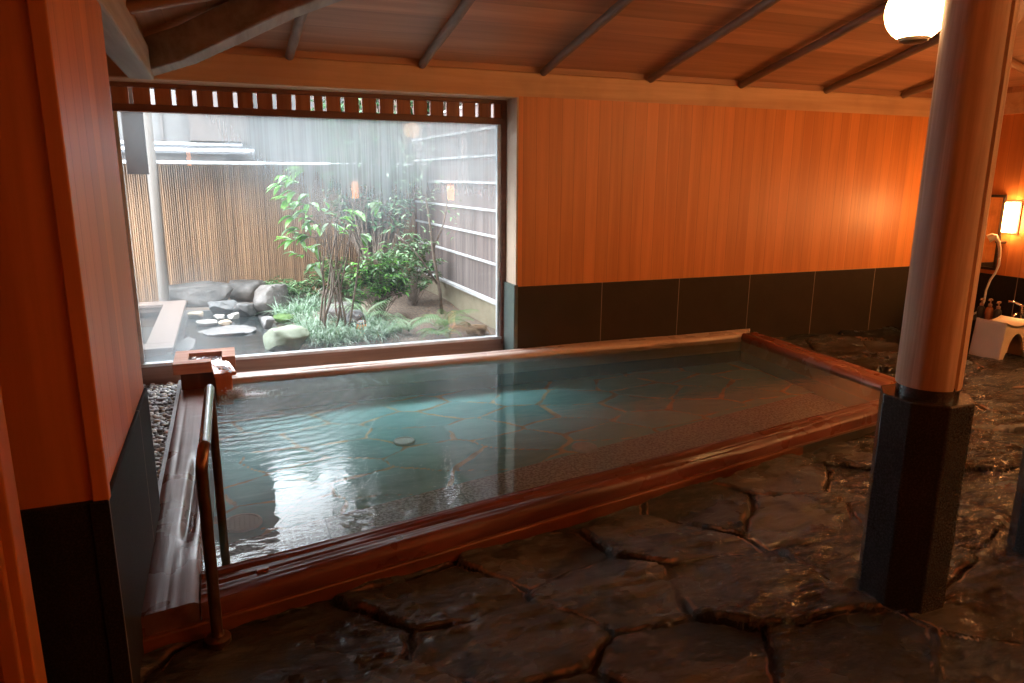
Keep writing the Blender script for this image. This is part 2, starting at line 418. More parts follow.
def albedo(m, k):
    nt = m.node_tree; n = N(nt)
    for p in [x for x in nt.nodes if x.type in ('BSDF_PRINCIPLED', 'BSDF_TRANSLUCENT')]:
        i = p.inputs[0]
        if i.is_linked:
            src = i.links[0].from_socket; v = n('VectorMath', operation='SCALE'); n.link(src, v.inputs[0]); v.inputs['Scale'].default_value = k; n.link(v.outputs[0], i)
for m_ in (SOIL, PLASTER, BARK, BATTEN, BAMBOO, POSTW, PANELG, ROCK, ROCKD, ROCKG, ROCKW, ROCKT, SLAB, MOSS, TUBW, HOUSEW, ROOFT, L_BRIGHT, L_DARK, L_GRASS, L_FERN, L_DRY, L_PALE, L_LIT, L_MIST):
    albedo(m_, .66)
# ------------------------------------------------------------------ camera
F, PITCH, ROLL, YAW = 717.7, R(12.87), R(.377), R(21.68)
fw = Vector((math.sin(YAW)*math.cos(PITCH), math.cos(YAW)*math.cos(PITCH), -math.sin(PITCH)))
rt = Vector((math.cos(YAW), -math.sin(YAW), 0)); up = rt.cross(fw)
rt2 = rt*math.cos(ROLL) + up*math.sin(ROLL); up2 = -rt*math.sin(ROLL) + up*math.cos(ROLL)
cam = bpy.data.cameras.new('camera'); cam.lens = F / 1024 * 36; cam.sensor_width = 36; cam.clip_start = .05
co = bpy.data.objects.new('camera', cam); C.objects.link(co)
M = Matrix((rt2, up2, -fw)).transposed().to_4x4(); M.translation = (0, 0, 1.5); co.matrix_world = M
bpy.context.scene.camera = co

D, W = 5.42, 5.68          # wall plane, window plane
RX = 6.9                   # right wall
EAVE = 2.105; BT = 2.295

# ------------------------------------------------------------------ floor paving
POOL = [(-.30, 2.42), (4.36, 3.28), (4.50, 5.32), (-.30, 5.32)]
def in_poly(x, y, P):
    r = np.ones_like(x, dtype=bool)
    for (x0, y0), (x1, y1) in zip(P, P[1:] + P[:1]):
        r &= ((x1-x0)*(y-y0) - (y1-y0)*(x-x0)) > 0
    return r
def voronoi_field(X, Y, seeds):
    x = X + .10*(fbm(X*3, Y*3, 5, 3)-.45) + .02*(fbm(X*17, Y*17, 8, 2)-.4); y = Y + .10*(fbm(X*3, Y*3, 9, 3)-.45) + .02*(fbm(X*17, Y*17, 3, 2)-.4)
    d1 = np.full(X.shape, 1e9); d2 = d1.copy(); i1 = np.zeros(X.shape, int); i2 = i1.copy()
    for i, (sx, sy) in enumerate(seeds):
        d = ((x-sx)*.9+(y-sy)*.25)**2 + ((y-sy)*1.25)**2
        a = d < d1; b = (~a) & (d < d2)
        d2 = np.where(a, d1, np.where(b, d, d2)); i2 = np.where(a, i1, np.where(b, i, i2))
        d1 = np.where(a, d, d1); i1 = np.where(a, i, i1)
    S = np.array(seeds); sd = np.hypot(S[i1, 0]-S[i2, 0], (S[i1, 1]-S[i2, 1])*1.25) + 1e-6
    return (d2-d1)/(2*sd), i1
def grid_mesh(name, xs, ys, Z, keep, mat, attrs, smooth=True):
    nx, ny = len(xs), len(ys)
    XX, YY = np.meshgrid(xs, ys)
    co_ = np.stack([XX, YY, Z], -1).reshape(-1, 3)
    i = np.arange(nx*ny).reshape(ny, nx)
    q = np.stack([i[:-1, :-1], i[:-1, 1:], i[1:, 1:], i[1:, :-1]], -1).reshape(-1, 4)
    q = q[keep.reshape(-1)]
    used = np.unique(q); remap = np.full(nx*ny, -1); remap[used] = np.arange(len(used)); q = remap[q]
    me = bpy.data.meshes.new(name)
    me.vertices.add(len(used)); me.vertices.foreach_set('co', co_[used].astype(np.float32).ravel())
    me.loops.add(q.size); me.loops.foreach_set('vertex_index', q.ravel().astype(np.int32))
    me.polygons.add(len(q)); me.polygons.foreach_set('loop_start', (np.arange(len(q))*4).astype(np.int32))
    me.update(calc_edges=True); me.validate()
    me.polygons.foreach_set('use_smooth', np.full(len(me.polygons), smooth))
    for k, a in attrs.items():
        at = me.attributes.new(k, 'FLOAT', 'POINT'); at.data.foreach_set('value', a.reshape(-1)[used].astype(np.float32))
    me.materials.append(mat)
    o = bpy.data.objects.new(name, me); C.objects.link(o); return o

rng = np.random.RandomState(11)
seeds = [(.15, 2.15), (.66, 2.32), (1.05, 2.43), (.35, 1.75), (.75, 1.98), (1.25, 2.12), (1.65, 2.42), (2.0, 2.55), (.8, 1.55), (1.3, 1.62), (1.75, 1.95),
         (1.72, 1.45), (2.35, 2.35), (2.62, 2.72), (2.2, 1.15), (3.0, 2.5), (2.85, 2.1), (2.7, 1.5), (3.3, 2.8), (3.45, 2.25), (3.9, 2.6), (3.2, 1.7)]
tries = 0
while tries < 6000 and len(seeds) < 230:
    p = (rng.uniform(-1.6, 7.1), rng.uniform(-1.2, 5.6)); tries += 1
    if all(math.hypot(p[0]-s[0], (p[1]-s[1])*1.2) > .40 for s in seeds): seeds.append(p)
xs = np.concatenate([np.arange(-1.7, -.45, .12), np.arange(-.45, 3.6, .0125), np.arange(3.6, 7.0, .022)])
ys = np.concatenate([np.arange(-1.2, .9, .12), np.arange(.9, 3.4, .0125), np.arange(3.4, 5.5, .022)])
XX, YY = np.meshgrid(xs, ys)
ed, idx = voronoi_field(XX, YY, seeds)
nS = len(seeds); h0 = rng.uniform(0, .020, nS); tx = rng.normal(0, .035, nS); ty = rng.normal(0, .035, nS); cr = rng.rand(nS); S = np.array(seeds)
prof = sst(.002, .020, ed + .016*(fbm(XX*14, YY*14, 4, 3)-.45))
lay = fbm(XX*2.0 + cr[idx]*19, YY*4.2 + cr[idx]*7, 21, 4)
k = lay*9; ter = (np.floor(k) + sst(.78, 1., k-np.floor(k)))/9
h = prof*(.008 + .6*h0[idx]) + prof*(tx[idx]*(XX-S[idx, 0]) + ty[idx]*(YY-S[idx, 1])) + prof*(ter-.45)*.085 + .014*(fbm(XX*7+YY*4, YY*16, 31, 5)-.5) + .012*(fbm(XX*1.3, YY*1.3, 51, 2)-.5)
Z = h - .022
cxm = (XX[:-1, :-1]+XX[1:, 1:])/2; cym = (YY[:-1, :-1]+YY[1:, 1:])/2
keep = ~in_poly(cxm, cym, POOL) & ~((cxm < -.36) & (cym > 2.2) & (cym < 5.7))
fl = grid_mesh('floor', xs, ys, Z, keep, PAVING, {'joint': 1-prof, 'cell': cr[idx]})
tag(fl, 'wet dark slate crazy paving floor around the bath', 'floor', kind='structure')

# ------------------------------------------------------------------ bath
bath = empty('sunken_bath', (2.1, 4.0, -.2))
tag(bath, 'large sunken bath with dark red cypress rim and teal stone bottom', 'bath')
zb = -.16
bs = []; rng = np.random.RandomState(5); t = 0
while t < 5000:
    p = (rng.uniform(-.3, 4.6), rng.uniform(2.4, 5.4)); t += 1
    if all(math.hypot((p[0]-s[0])*.85, (p[1]-s[1])*1.25) > .33 for s in bs): bs.append(p)
xs = np.arange(-.2, 4.5, .02); ys = np.arange(2.4, 5.32, .02); XX, YY = np.meshgrid(xs, ys)
ed, idx = voronoi_field(XX, YY, bs)
jw = 1-sst(.0, .028, ed + .034*(fbm(XX*7, YY*7, 2, 3)-.45))
cb = rng.rand(len(bs))
cxm = (XX[:-1, :-1]+XX[1:, 1:])/2; cym = (YY[:-1, :-1]+YY[1:, 1:])/2
FLP = [(-.17, 2.50), (4.19, 3.25), (4.40, 5.28), (-.17, 5.28)]
band = lambda x: 3.30 + .215*(x-.0)
keep = in_poly(cxm, cym, FLP) & (cym > band(cxm))
o = grid_mesh('basin_floor', xs, ys, zb - .006*jw, keep, POOLFLOOR, {'joint': jw, 'cell': cb[idx]})
o.parent = bath; o.matrix_parent_inverse = parent_matrix(bath).inverted()
m = MB(); P = [(-.17, 2.45), (4.19, 3.20), (4.22, band(4.22)), (-.17, band(-.17))]
m.prism(P, -.3, zb+.012); o = m.build('basin_step', AGG, bath, bevel=.006); tag(o, 'coarse grey speckled stone band inside the front rim')
m = MB()
for k in range(6):
    x = .35 + k*.72; y0, y1 = 2.45 + .172*(x+.17), band(x); m = MB(); m.box((x-.004, y0+.08, zb+.0125), (x+.004, y1, zb+.0145)); m.build('step_joint', ROCKW, o)
m = MB(); w_ = [(-.175, 2.48), (4.18, 3.23), (4.385, 5.26), (-.175, 5.26)]
wo = [(-.24, 2.42), (4.26, 3.17), (4.46, 5.33), (-.24, 5.33)]
for i in range(4):
    a, b, c, d = w_[i], w_[(i+1) % 4], wo[(i+1) % 4], wo[i]
    m.prism([d, c, b, a], -.32, .03)
m.build('basin_wall', POOLWALL, bath)

def rim(name, quad, mat, parent, ztop=.11, zbot=-.05, seed=0, rnd=.022, groove=.006, inner_drop=0.0, n=70, wav=.006, gr=None):
    """quad: outer start, outer end, inner end, inner start"""
    o0, o1, i1, i0 = [Vector((*q, 0)) for q in quad]
    prof = [(0, zbot), (0, ztop*.3), (0, ztop-rnd), (.03, ztop-rnd*.45), (.08, ztop-rnd*.12), (.14, ztop)] + [(.14 + .72*k/26, ztop) for k in range(1, 27)] + \
           [(.92, ztop-rnd*.15), (.97, ztop-rnd*.5), (1, ztop-rnd), (1, zbot)]
    L = (o1-o0).length; m = MB(); vs = []; nm = len(prof)
    for i in range(n+1):
        t = i/n; a = o0.lerp(o1, t); b = i0.lerp(i1, t)
        for j, (s, z) in enumerate(prof):
            p = a.lerp(b, s)
            u = t*L
            dz = 0
            if 2 < j < nm-2:
                g = float(vnoise(np.array(u*.8), np.array(s*9. + seed), seed)) - .5
                g2 = float(vnoise(np.array(u*2.5), np.array(s*22. + seed), seed+3)) - .5
                dz = groove*(g*1.6 + g2*.8) + wav*(float(vnoise(np.array(u*1.1), np.array(0.5), seed+9))-.5)
                if gr: dz += gr(u, s)
            off = 0
            if j in (1, 2): off = .006*(float(vnoise(np.array(u*1.7), np.array(.5), seed+5))-.5)
            nn = (a-b).normalized()
            p = p + nn*off; vs.append((p.x, p.y, z+dz))
    fs = []
    for i in range(n):
        for j in range(nm-1):
            A = i*nm+j; fs.append((A, A+nm, A+nm+1, A+1))
    fs.append(tuple(range(nm))); fs.append(tuple(n*nm+j for j in range(nm))[::-1])
    m.add(vs, fs); return m.build(name, mat, parent, smooth=True, auto=True)
fy = lambda x: 2.35 + .187*(x+.36)
iy = lambda x: 2.60 + .171*(x+.17)
o = rim('front_rim', [(-.172, fy(-.172)), (4.40, fy(4.40)), (4.40, iy(4.40)), (-.172, iy(-.172))], WOOD_RIM, bath, seed=2, rnd=.03, groove=.010, n=120,
        gr=lambda u, s: -.010*math.exp(-((s-.42-.04*math.sin(u*2))/.035)**2))
m = MB(); a = Vector((-.37, fy(-.36)-.018, 0)); b = Vector((4.41, fy(4.41)-.018, 0)); d_ = Vector((-.18, 1, 0)).normalized()*.05
m.add([(p.x, p.y, z) for z in (-.05, .034) for p in (a, b, b+d_, a+d_)], [(3,2,1,0),(4,5,6,7),(0,1,5,4),(1,2,6,5),(2,3,7,6),(3,0,4,7)])
m.build('plinth_board', WOOD_PLINTH, o, bevel=.008); tag(bpy.data.objects['plinth_board'], 'thin orange brown board along the foot of the front rim')
lx = lambda y: -.172 + .012*(y-2.6)
def lgr(u, s):
    y = 2.36+u
    g = -.022*math.exp(-((s-.70+.03*math.sin(y*3))/.11)**2)*float(sst(2.75, 3.0, y))*float(sst(3.9, 3.5, y) if False else 1-sst(3.5, 3.9, y))
    return g - .004*math.exp(-((s-.25)/.05)**2)*float(sst(3.4, 3.7, y))
rim('left_rim', [(-.36, 5.24), (-.36, 2.352), (-.176, 2.386), (-.172, 5.24)], WOOD_RIMY, bath, seed=7, rnd=.012, groove=.0008, n=110,
    gr=lambda u, s: lgr(2.88-u, s))
rim('right_rim', [(4.44, 3.46), (4.56, 5.24), (4.36, 5.24), (4.185, 3.38)], WOOD_RIMR, bath, seed=12, rnd=.035, groove=.006)
rim('back_rim', [(4.60, 5.405), (-.36, 5.405), (-.36, 5.24), (4.40, 5.235)], WOOD_RIMB, bath, seed=16, rnd=.02, groove=.006, wav=.012)
m = MB(); m.box((-.215, 2.42, .108), (-.165, 2.445, .1125), rot=Matrix.Rotation(.18, 3, 'Z'))
m = MB(); m.box((.01, 2.505, .1), (.055, 2.522, .1155), rot=Matrix.Rotation(.18, 3, 'Z')); tag(m.build('wood_plug', WOOD_PLINTH, bpy.data.objects['front_rim'], bevel=.003), 'small orange wooden plug')

m = MB()
nx, ny = 2, 2
m.add([(-.178, 2.50, .07), (4.20, 3.28, .07), (4.40, 5.27, .07), (-.178, 5.27, .07)], [(0, 1, 2, 3)])
wt = m.build('bath_water', WATER)
tag(wt, 'clear hot water filling the sunken bath', 'water', kind='stuff')

m = MB(); m.box((-1.8, -1.5, -.5), (RX+.3, 12.0, -.33)); o = m.build('floor_light_stop', POOLWALL); tag(o, 'unseen slab added under floor and garden to stop light from below', 'floor', kind='structure')  # hidden slab added to keep world light from leaking up through the floor
# drains
def make_drain(name, x, y, z, r, label, mat=DRAIN, tilt=0):
    root = empty(name, (x, y, z)); tag(root, label, 'drain cover', 'round drain covers on the bath bottom')
    m = MB(); m.lathe([(r*.80, 0), (r*.80, .008), (r*.84, .014), (r*.96, .012), (r, .004), (r, 0)], n=36); 
    o = m.build('ring', mat, root, smooth=True, auto=True); o.matrix_parent_inverse = Matrix()
    m = MB(); m.lathe([(0.0001, -.004), (r*.8, -.004), (r*.8, -.001)], n=30); o = m.build('recess', DRAIN_D, root); o.matrix_parent_inverse = Matrix()
    m = MB(); st = r*.24; q = int(r/st)+1
    for i in range(-q, q+1):
        for ax in (0, 1):
            c = (i+.5)*st if False else i*st
            if abs(c) >= r*.78: continue
            e = math.sqrt((r*.81)**2-c*c); hw = r*.088
            if ax: m.box((c-hw, -e, .003), (c+hw, e, .009))
            else: m.box((-e, c-hw, .0032), (e, c+hw, .0088))
    o = m.build('grille', mat, root); o.matrix_parent_inverse = Matrix()
    return root
make_drain('drain_cover', -.03, 3.45, zb+.014, .094, 'perforated pale round drain cover beside the handrail, largest of three')
make_drain('drain_cover', .965, 4.29, zb+.002, .068, 'small white drain cover in the middle of the bath bottom')
make_drain('drain_cover', 1.985, 3.755, zb+.014, .082, 'grey drain cover next to the coarse stone band', DRAIN_G)

# handrail
hr = empty('handrail', (-.125, 2.31, 0)); tag(hr, 'bronze pipe handrail rising beside the left end of the bath', 'handrail')
m = MB(); pts = [(-.125, 2.31, .0), (-.125, 2.31, .60)]
for k in range(1, 7):
    a = k/6*math.pi/2; pts.append((-.125+.002*k, 2.31+.06*(1-math.cos(a)), .60+.06*math.sin(a)))
m.tube(pts, .0185, 14, cap=True); m.build('front_post', BRONZE, hr, smooth=True, auto=True)
m = MB(); pts = [(-.113, 2.365, .66), (-.106, 3.02, .665)]
m.tube(pts, .0185, 14); tag(m.build('top_bar', STEEL, hr, smooth=True, auto=True), 'polished silver grip bar')
m = MB(); pts = [(-.106, 3.01, .665)]
for k in range(1, 7):
    a = k/6*math.pi/2; pts.append((-.106, 3.015+.06*math.sin(a), .665-.06*(1-math.cos(a))))
pts.append((-.106, 3.075, zb+.01)); m.tube(pts, .0175, 14); m.build('rear_post', BRONZE, hr, smooth=True, auto=True)
m = MB(); m.lathe([(.042, -.012), (.042, .008), (.034, .014), (.022, .018), (.019, .03)], (-.125, 2.31, 0), 24); m.build('flange', BRONZE, hr, smooth=True, auto=True)

# ------------------------------------------------------------------ walls
m = MB(); m.box((2.20, D, .62), (RX+.2, D+.4, EAVE+.01)); wb = m.build('wall_back', WOOD_WALL)
tag(wb, 'orange cedar board wall above the dark tiles', 'wall', kind='structure')
m = MB(); m.box((2.20, D-.014, -.1), (RX+.2, D+.4, .625)); o = m.build('wall_tiles', GRANITE, wb, bevel=.003)
tag(o, 'dark granite tile wainscot')
m = MB(); m.box((2.185, D+.002, .635), (2.201, W+.02, EAVE)); tag(m.build('reveal_board', WOOD_DAYLIT, wb), 'wooden window reveal with daylight in its pale tone')
m = MB(); m.box((2.165, D-.012, -.05), (2.202, W+.02, .64)); tag(m.build('reveal_stone', GRANITE_DAYLIT, wb, bevel=.004), 'daylit grey granite window reveal')
m = MB(); m.box((-1.6, D, EAVE), (RX+.15, W+.06, BT))
o = m.build('trim_1', WOOD_BEAM, bevel=.01); tag(o, 'long pale orange beam along the top of the back wall', 'beam', kind='structure')
# end wall on the right
m = MB(); m.box((RX, -1.3, .61), (RX+.2, D+.1, BT+.12)); wr = m.build('wall_right', WOOD_SIDE)
tag(wr, 'orange cedar end wall behind the washing places', 'wall', kind='structure')
m = MB(); m.box((RX-.014, -1.3, -.1), (RX+.2, D, .615)); tag(m.build('wall_tiles', GRANITE_Y, wr), 'dark granite tile wainscot')
m = MB(); m.box((RX-.03, -1.2, EAVE), (RX+.15, D-.001, BT)); o = m.build('trim_2', WOOD_BEAM); tag(o, 'pale beam along the top of the end wall', 'beam', kind='structure')
# wall behind camera
m = MB(); m.box((-1.7, -1.4, -.1), (RX+.2, -1.2, BT+.05)); o = m.build('wall_front', WOOD_WALL); tag(o, 'cedar wall behind the viewer', 'wall', kind='structure')
m = MB(); m.box((-1.8, -1.4, -.1), (-1.6, 6.0, 2.6)); o = m.build('wall_left', WOOD_SIDE); tag(o, 'outer left wall', 'wall', kind='structure')
# partition
m = MB(); m.box((-1.6, 2.08, .64), (-.36, 3.19, 2.45)); pt = m.build('wall_partition', [WOOD_SIDE], bevel=.002)
tag(pt, 'orange cedar partition wall at the left of the bath', 'wall', kind='structure')
m = MB(); m.box((-.385, 2.068, .64), (-.345, 2.10, 2.45)); m.build('corner_strip', WOOD_SIDE, pt, bevel=.004)
m = MB(); m.box((-1.6, 2.062, -.06), (-.348, 3.20, .645)); o = m.build('partition_stone', GRANITE_Y, pt, bevel=.004); tag(o, 'polished black granite lower wall')
m = MB(); m.box((-.392, 2.056, -.06), (-.346, 2.0625, .645)); m.build('corner_stone', GRANITE_Y, pt, bevel=.002)
m = MB(); m.box((-.9, 1.72, -.05), (-.478, 1.80, 2.45)); m.box((-.535, 1.70, -.05), (-.50, 1.725, 2.45)); o = m.build('door_1', WOOD_SIDE, bevel=.004)
tag(o, 'orange cedar door jamb at the far left', 'door jamb', kind='structure')
# trough
m = MB(); m.box((-1.6, 3.20, -.12), (-.386, 5.75, -.02)); o = m.build('floor_trough', POOLWALL); tag(o, 'narrow drainage trough bed', 'floor', kind='structure')
m = MB(); m.box((-.386, 3.20, -.1), (-.361, 5.42, .085)); m.build('trim_3', GRANITE_L, bevel=.003); tag(bpy.data.objects['trim_3'], 'thin pale grey stone edging between pebbles and bath rim', 'edging', kind='structure')
# pebbles
def ico():
    t = (1+5**.5)/2; v = [Vector(p).normalized() for p in [(-1,t,0),(1,t,0),(-1,-t,0),(1,-t,0),(0,-1,t),(0,1,t),(0,-1,-t),(0,1,-t),(t,0,-1),(t,0,1),(-t,0,-1),(-t,0,1)]]
    f = [(0,11,5),(0,5,1),(0,1,7),(0,7,10),(0,10,11),(1,5,9),(5,11,4),(11,10,2),(10,7,6),(7,1,8),(3,9,4),(3,4,2),(3,2,6),(3,6,8),(3,8,9),(4,9,5),(2,4,11),(6,2,10),(8,6,7),(9,8,1)]
    return v, f
def ico2(n=1):
    v, f = ico(); v = list(v)
    for _ in range(n):
        cache = {}; nf = []
        def mid(a, b):
            k = (min(a, b), max(a, b))
            if k not in cache: v.append(((v[a]+v[b])/2).normalized()); cache[k] = len(v)-1
            return cache[k]
        for a, b, c in f:
            x, y, z = mid(a, b), mid(b, c), mid(c, a); nf += [(a, x, z), (b, y, x), (c, z, y), (x, y, z)]
        f = nf
    return v, f
V1, F1 = ico2(1)
m = MB()
for k in range(2300):
    x = random.uniform(-.80, -.395); y = random.uniform(3.22, 5.60)
    r = random.uniform(.010, .019); e = Matrix.Rotation(random.uniform(0, 6.3), 3, 'Z') @ Matrix.Rotation(random.uniform(-.5, .5), 3, 'X')
    sc = (r*random.uniform(1, 1.5), r, r*.7); z = random.uniform(.0, .028)
    m.add([e @ Vector((p.x*sc[0], p.y*sc[1], p.z*sc[2])) + Vector((x, y, z)) for p in V1], F1, random.choice([0, 0, 1, 2, 3, 4, 2]))
m.box((-.85, 3.205, -.03), (-.387, 5.62, .002), 2)
o = m.build('pebbles', PEB, smooth=True); tag(o, 'grey and tan pebbles filling the trough behind the left rim', 'pebbles', kind='stuff')

# ------------------------------------------------------------------ window
win = empty('window_1', (.75, W, .1)); tag(win, 'large fixed picture window onto the garden', 'window', kind='structure')
x0, x1 = -.62, 2.125
m = MB(); m.box((x0-.9, W-.03, -.06), (x1+.075, W+.05, .145)); m.build('bottom_rail', WOOD_SILL, win, bevel=.004)
m = MB(); m.box((x0-.9, W-.04, .143), (x1+.02, W+.03, .166)); tag(m.build('sill_strip', WHITE_METAL, win, bevel=.002), 'pale metal strip')
m = MB(); m.box((x1+.017, W-.035, .1), (x1+.085, W+.05, 2.11)); m.build('right_stile', WOOD_FRAME, win, bevel=.004)
m = MB(); m.box((x1-.012, W-.02, .16), (x1+.018, W+.02, 1.93)); tag(m.build('glazing_bead', WHITE_METAL, win), 'pale glazing bead')
m = MB(); m.box((x0-.03, W-.02, .16), (x0+.005, W+.02, 1.93)); tag(m.build('glazing_bead', WHITE_METAL, win), 'pale glazing bead')
m = MB(); m.box((x0-.9, W-.035, .1), (x0-.028, W+.05, 2.11)); m.build('left_stile', WOOD_FRAME, win, bevel=.004)
m = MB(); m.box((x0-.03, W-.035, 1.918), (x1+.02, W+.04, 1.968)); m.build('mid_rail', WOOD_FRAME, win, bevel=.004)
m = MB(); m.box((x0-.03, W-.035, 2.075), (x1+.02, W+.04, 2.106)); m.build('top_rail', WOOD_FRAME, win, bevel=.003)
m = MB(); a = (x0, W-.004, .16); b = (x1-.01, W+.004, 1.925)
m.add([(a[0], a[1], a[2]), (b[0], a[1], a[2]), (b[0], a[1], b[2]), (a[0], a[1], b[2])], [(0, 1, 2, 3)], 0)
m.add([(a[0], b[1], a[2]), (b[0], b[1], a[2]), (b[0], b[1], b[2]), (a[0], b[1], b[2])], [(3, 2, 1, 0)], 1)
tag(m.build('glass_pane', [GLASS, GLASS_BACK], win), 'misted glass pane')
xx = x0-.02; k = 0
while xx < x1:
    wd = .105; gap = .027
    if k == 10: wd = .060
    m = MB(); m.box((xx, W-.012, 1.967), (min(xx+wd, x1+.017), W+.022, 2.077)); m.build('slat', WOOD_SLAT, win, bevel=.003)
    xx += wd+gap; k += 1

# ------------------------------------------------------------------ ceiling
XL, YF, SL = -.5, -1.2, .261
YR = (D+YF)/2; zr = BT + SL*(D-YR); hx = D-YR
a = (XL, D+.25, BT-.065+.0); 
e0 = (XL, D, BT); e1 = (RX, D, BT); e2 = (RX, YF, BT); e3 = (XL, YF, BT); r0 = (XL+hx, YR, zr); r1 = (RX-hx, YR, zr)
def slab(pts, t=.05): return [tuple(p) for p in pts], [(p[0], p[1], p[2]+t) for p in pts]
ceil = empty('ceiling', (3.2, 2.1, 2.4)); tag(ceil, 'sloping hipped board ceiling', 'ceiling', kind='structure')
zo = .045
for pts, mt in (([e0, e1, r1, r0], WOOD_CEIL), ([e2, e3, r0, r1], WOOD_CEIL), ([e3, e0, r0], WOOD_CEILS), ([e1, e2, r1], WOOD_CEILS)):
    m = MB(); pts = [(p[0], p[1], p[2]+zo) for p in pts]; n_ = len(pts); lo, hi_ = slab(pts)
    m.add(lo+hi_, [tuple(range(n_)), tuple(range(n_, 2*n_))[::-1]] + [(i, n_+i, n_+(i+1) % n_, (i+1) % n_) for i in range(n_)])
    m.build('ceiling_slope', mt, ceil)
m = MB(); m.box((-1.8, -1.4, BT+.02), (XL+.12, 6.0, BT+.08)); m.build('ceiling_flat', WOOD_CEILS, ceil)
m = MB(); m.box((RX-.03, -1.4, BT-.002), (RX+.3, D, BT+.1)); m.build('eave_board', WOOD_CEIL, ceil)
m = MB(); m.box((-1.8, -1.5, BT+.0), (RX+.3, -1.1, BT+.1)); m.build('eave_board', WOOD_CEIL, ceil)
m = MB(); m.box((-1.8, D+.0, BT-.0), (RX+.2, 6.3, BT+.06)); m.build('eave_board', WOOD_CEIL, ceil)
# back slope rafters
ti = 4
def trim(o, label, cat='rafter', group=None):
    tag(o, label, cat, group, 'structure')
raf = [(.50, 'first rafter pole from the left corner'), (1.43, 'rafter pole above the middle of the window'), (2.40, 'rafter pole above the right edge of the window'),
       (3.37, 'rafter pole over the left half of the plank wall'), (4.29, 'rafter pole over the middle of the plank wall'), (5.25, 'rafter pole left of the globe lamp meeting the beam'), (6.22, 'rafter pole just left of the big pillar')]
for x, lb in raf:
    if x < 1: yend = D-(x-XL)-.0
    elif x < XL+hx: yend = D-min(x-XL, hx)
    elif x > RX-hx: yend = D-(RX-x)
    else: yend = YR
    m = MB(); L = D-yend; pts = []
    for q in range(9):
        t = q/8*L; pts.append((x+.052*t, D-.035-t+.03, BT+.004+SL*t+.004*math.sin(q*1.7)))
    m.tube(pts, [.030+.006*q/8 for q in range(9)], 12)
    o = m.build('trim_%d' % ti, WOOD_POLE, smooth=True, auto=True); ti += 1; trim(o, 'grey brown round ' + lb)
# front slope rafters (behind viewer), right slope
for y, lb in ((4.42, 'short brown jack rafter in the upper left corner'), (3.45, 'second brown jack rafter of the left roof slope')):
    m = MB(); e = D-y; m.tube([(XL+.05, y, BT+.01+SL*.05), (XL+e, y, BT+.01+SL*e)], .034, 12)
    o = m.build('trim_%d' % ti, WOOD_POLE2, smooth=True, auto=True); ti += 1; trim(o, lb)
for y in (4.42, 3.45, 2.5):
    m = MB(); e = D-y; m.tube([(RX-.04, y, BT+.01+SL*.04), (RX-e, y, BT+.01+SL*e)], .032, 12)
    o = m.build('trim_%d' % ti, WOOD_POLE2, smooth=True, auto=True); ti += 1; trim(o, 'brown rafter pole of the right roof slope at depth %s' % {4.42: 'nearest the corner', 3.45: 'second from the corner', 2.5: 'third from the corner'}[y])
# hip beams
def beam(pts, w, hgt, name, mat, label):
    m = MB(); vs = []; pts = [Vector(p) for p in pts]
    for i, p in enumerate(pts):
        t = (pts[min(i+1, len(pts)-1)]-pts[max(i-1, 0)]); s_ = Vector((t.y, -t.x, 0)).normalized()*w/2
        vs += [p-s_, p+s_, p+s_+Vector((0, 0, hgt)), p-s_+Vector((0, 0, hgt))]
    fs = [(0, 1, 2, 3)]
    for i in range(len(pts)-1):
        b = i*4
        for j in range(4): fs.append((b+j, b+4+j, b+4+(j+1) % 4, b+(j+1) % 4))
    b = (len(pts)-1)*4; fs.append((b+3, b+2, b+1, b)); m.add(vs, fs)
    o = m.build(name, mat, bevel=.012); trim(o, label, 'beam'); return o
hp = []
for q in range(13):
    s_ = q*hx/12; z = EAVE + .015 + (SL+.0)*s_ + .05*min(1, s_/.9)*(1 if s_ < .9 else 1) - .035*math.exp(-((s_-.35)/.25)**2)
    hp.append((-.40+s_, 5.34-s_, z))
beam(hp, .135, .20, 'trim_%d' % ti, WOOD_GREY, 'heavy grey hip beam climbing from the upper left corner'); ti += 1
beam([(-.425, 5.41, EAVE-.004), (-.425, 3.6, EAVE-.004), (-.425, -1.2, EAVE-.004)], .15, .18, 'trim_%d' % ti, WOOD_GREY, 'heavy grey weathered beam running back over the partition wall'); ti += 1
beam([(RX-.05-s_, D-.08-s_, EAVE+.06+SL*s_) for s_ in (0, 1, 2, hx)], .09, .16, 'trim_%d' % ti, WOOD_POLE2, 'hip beam of the far right roof corner'); ti += 1

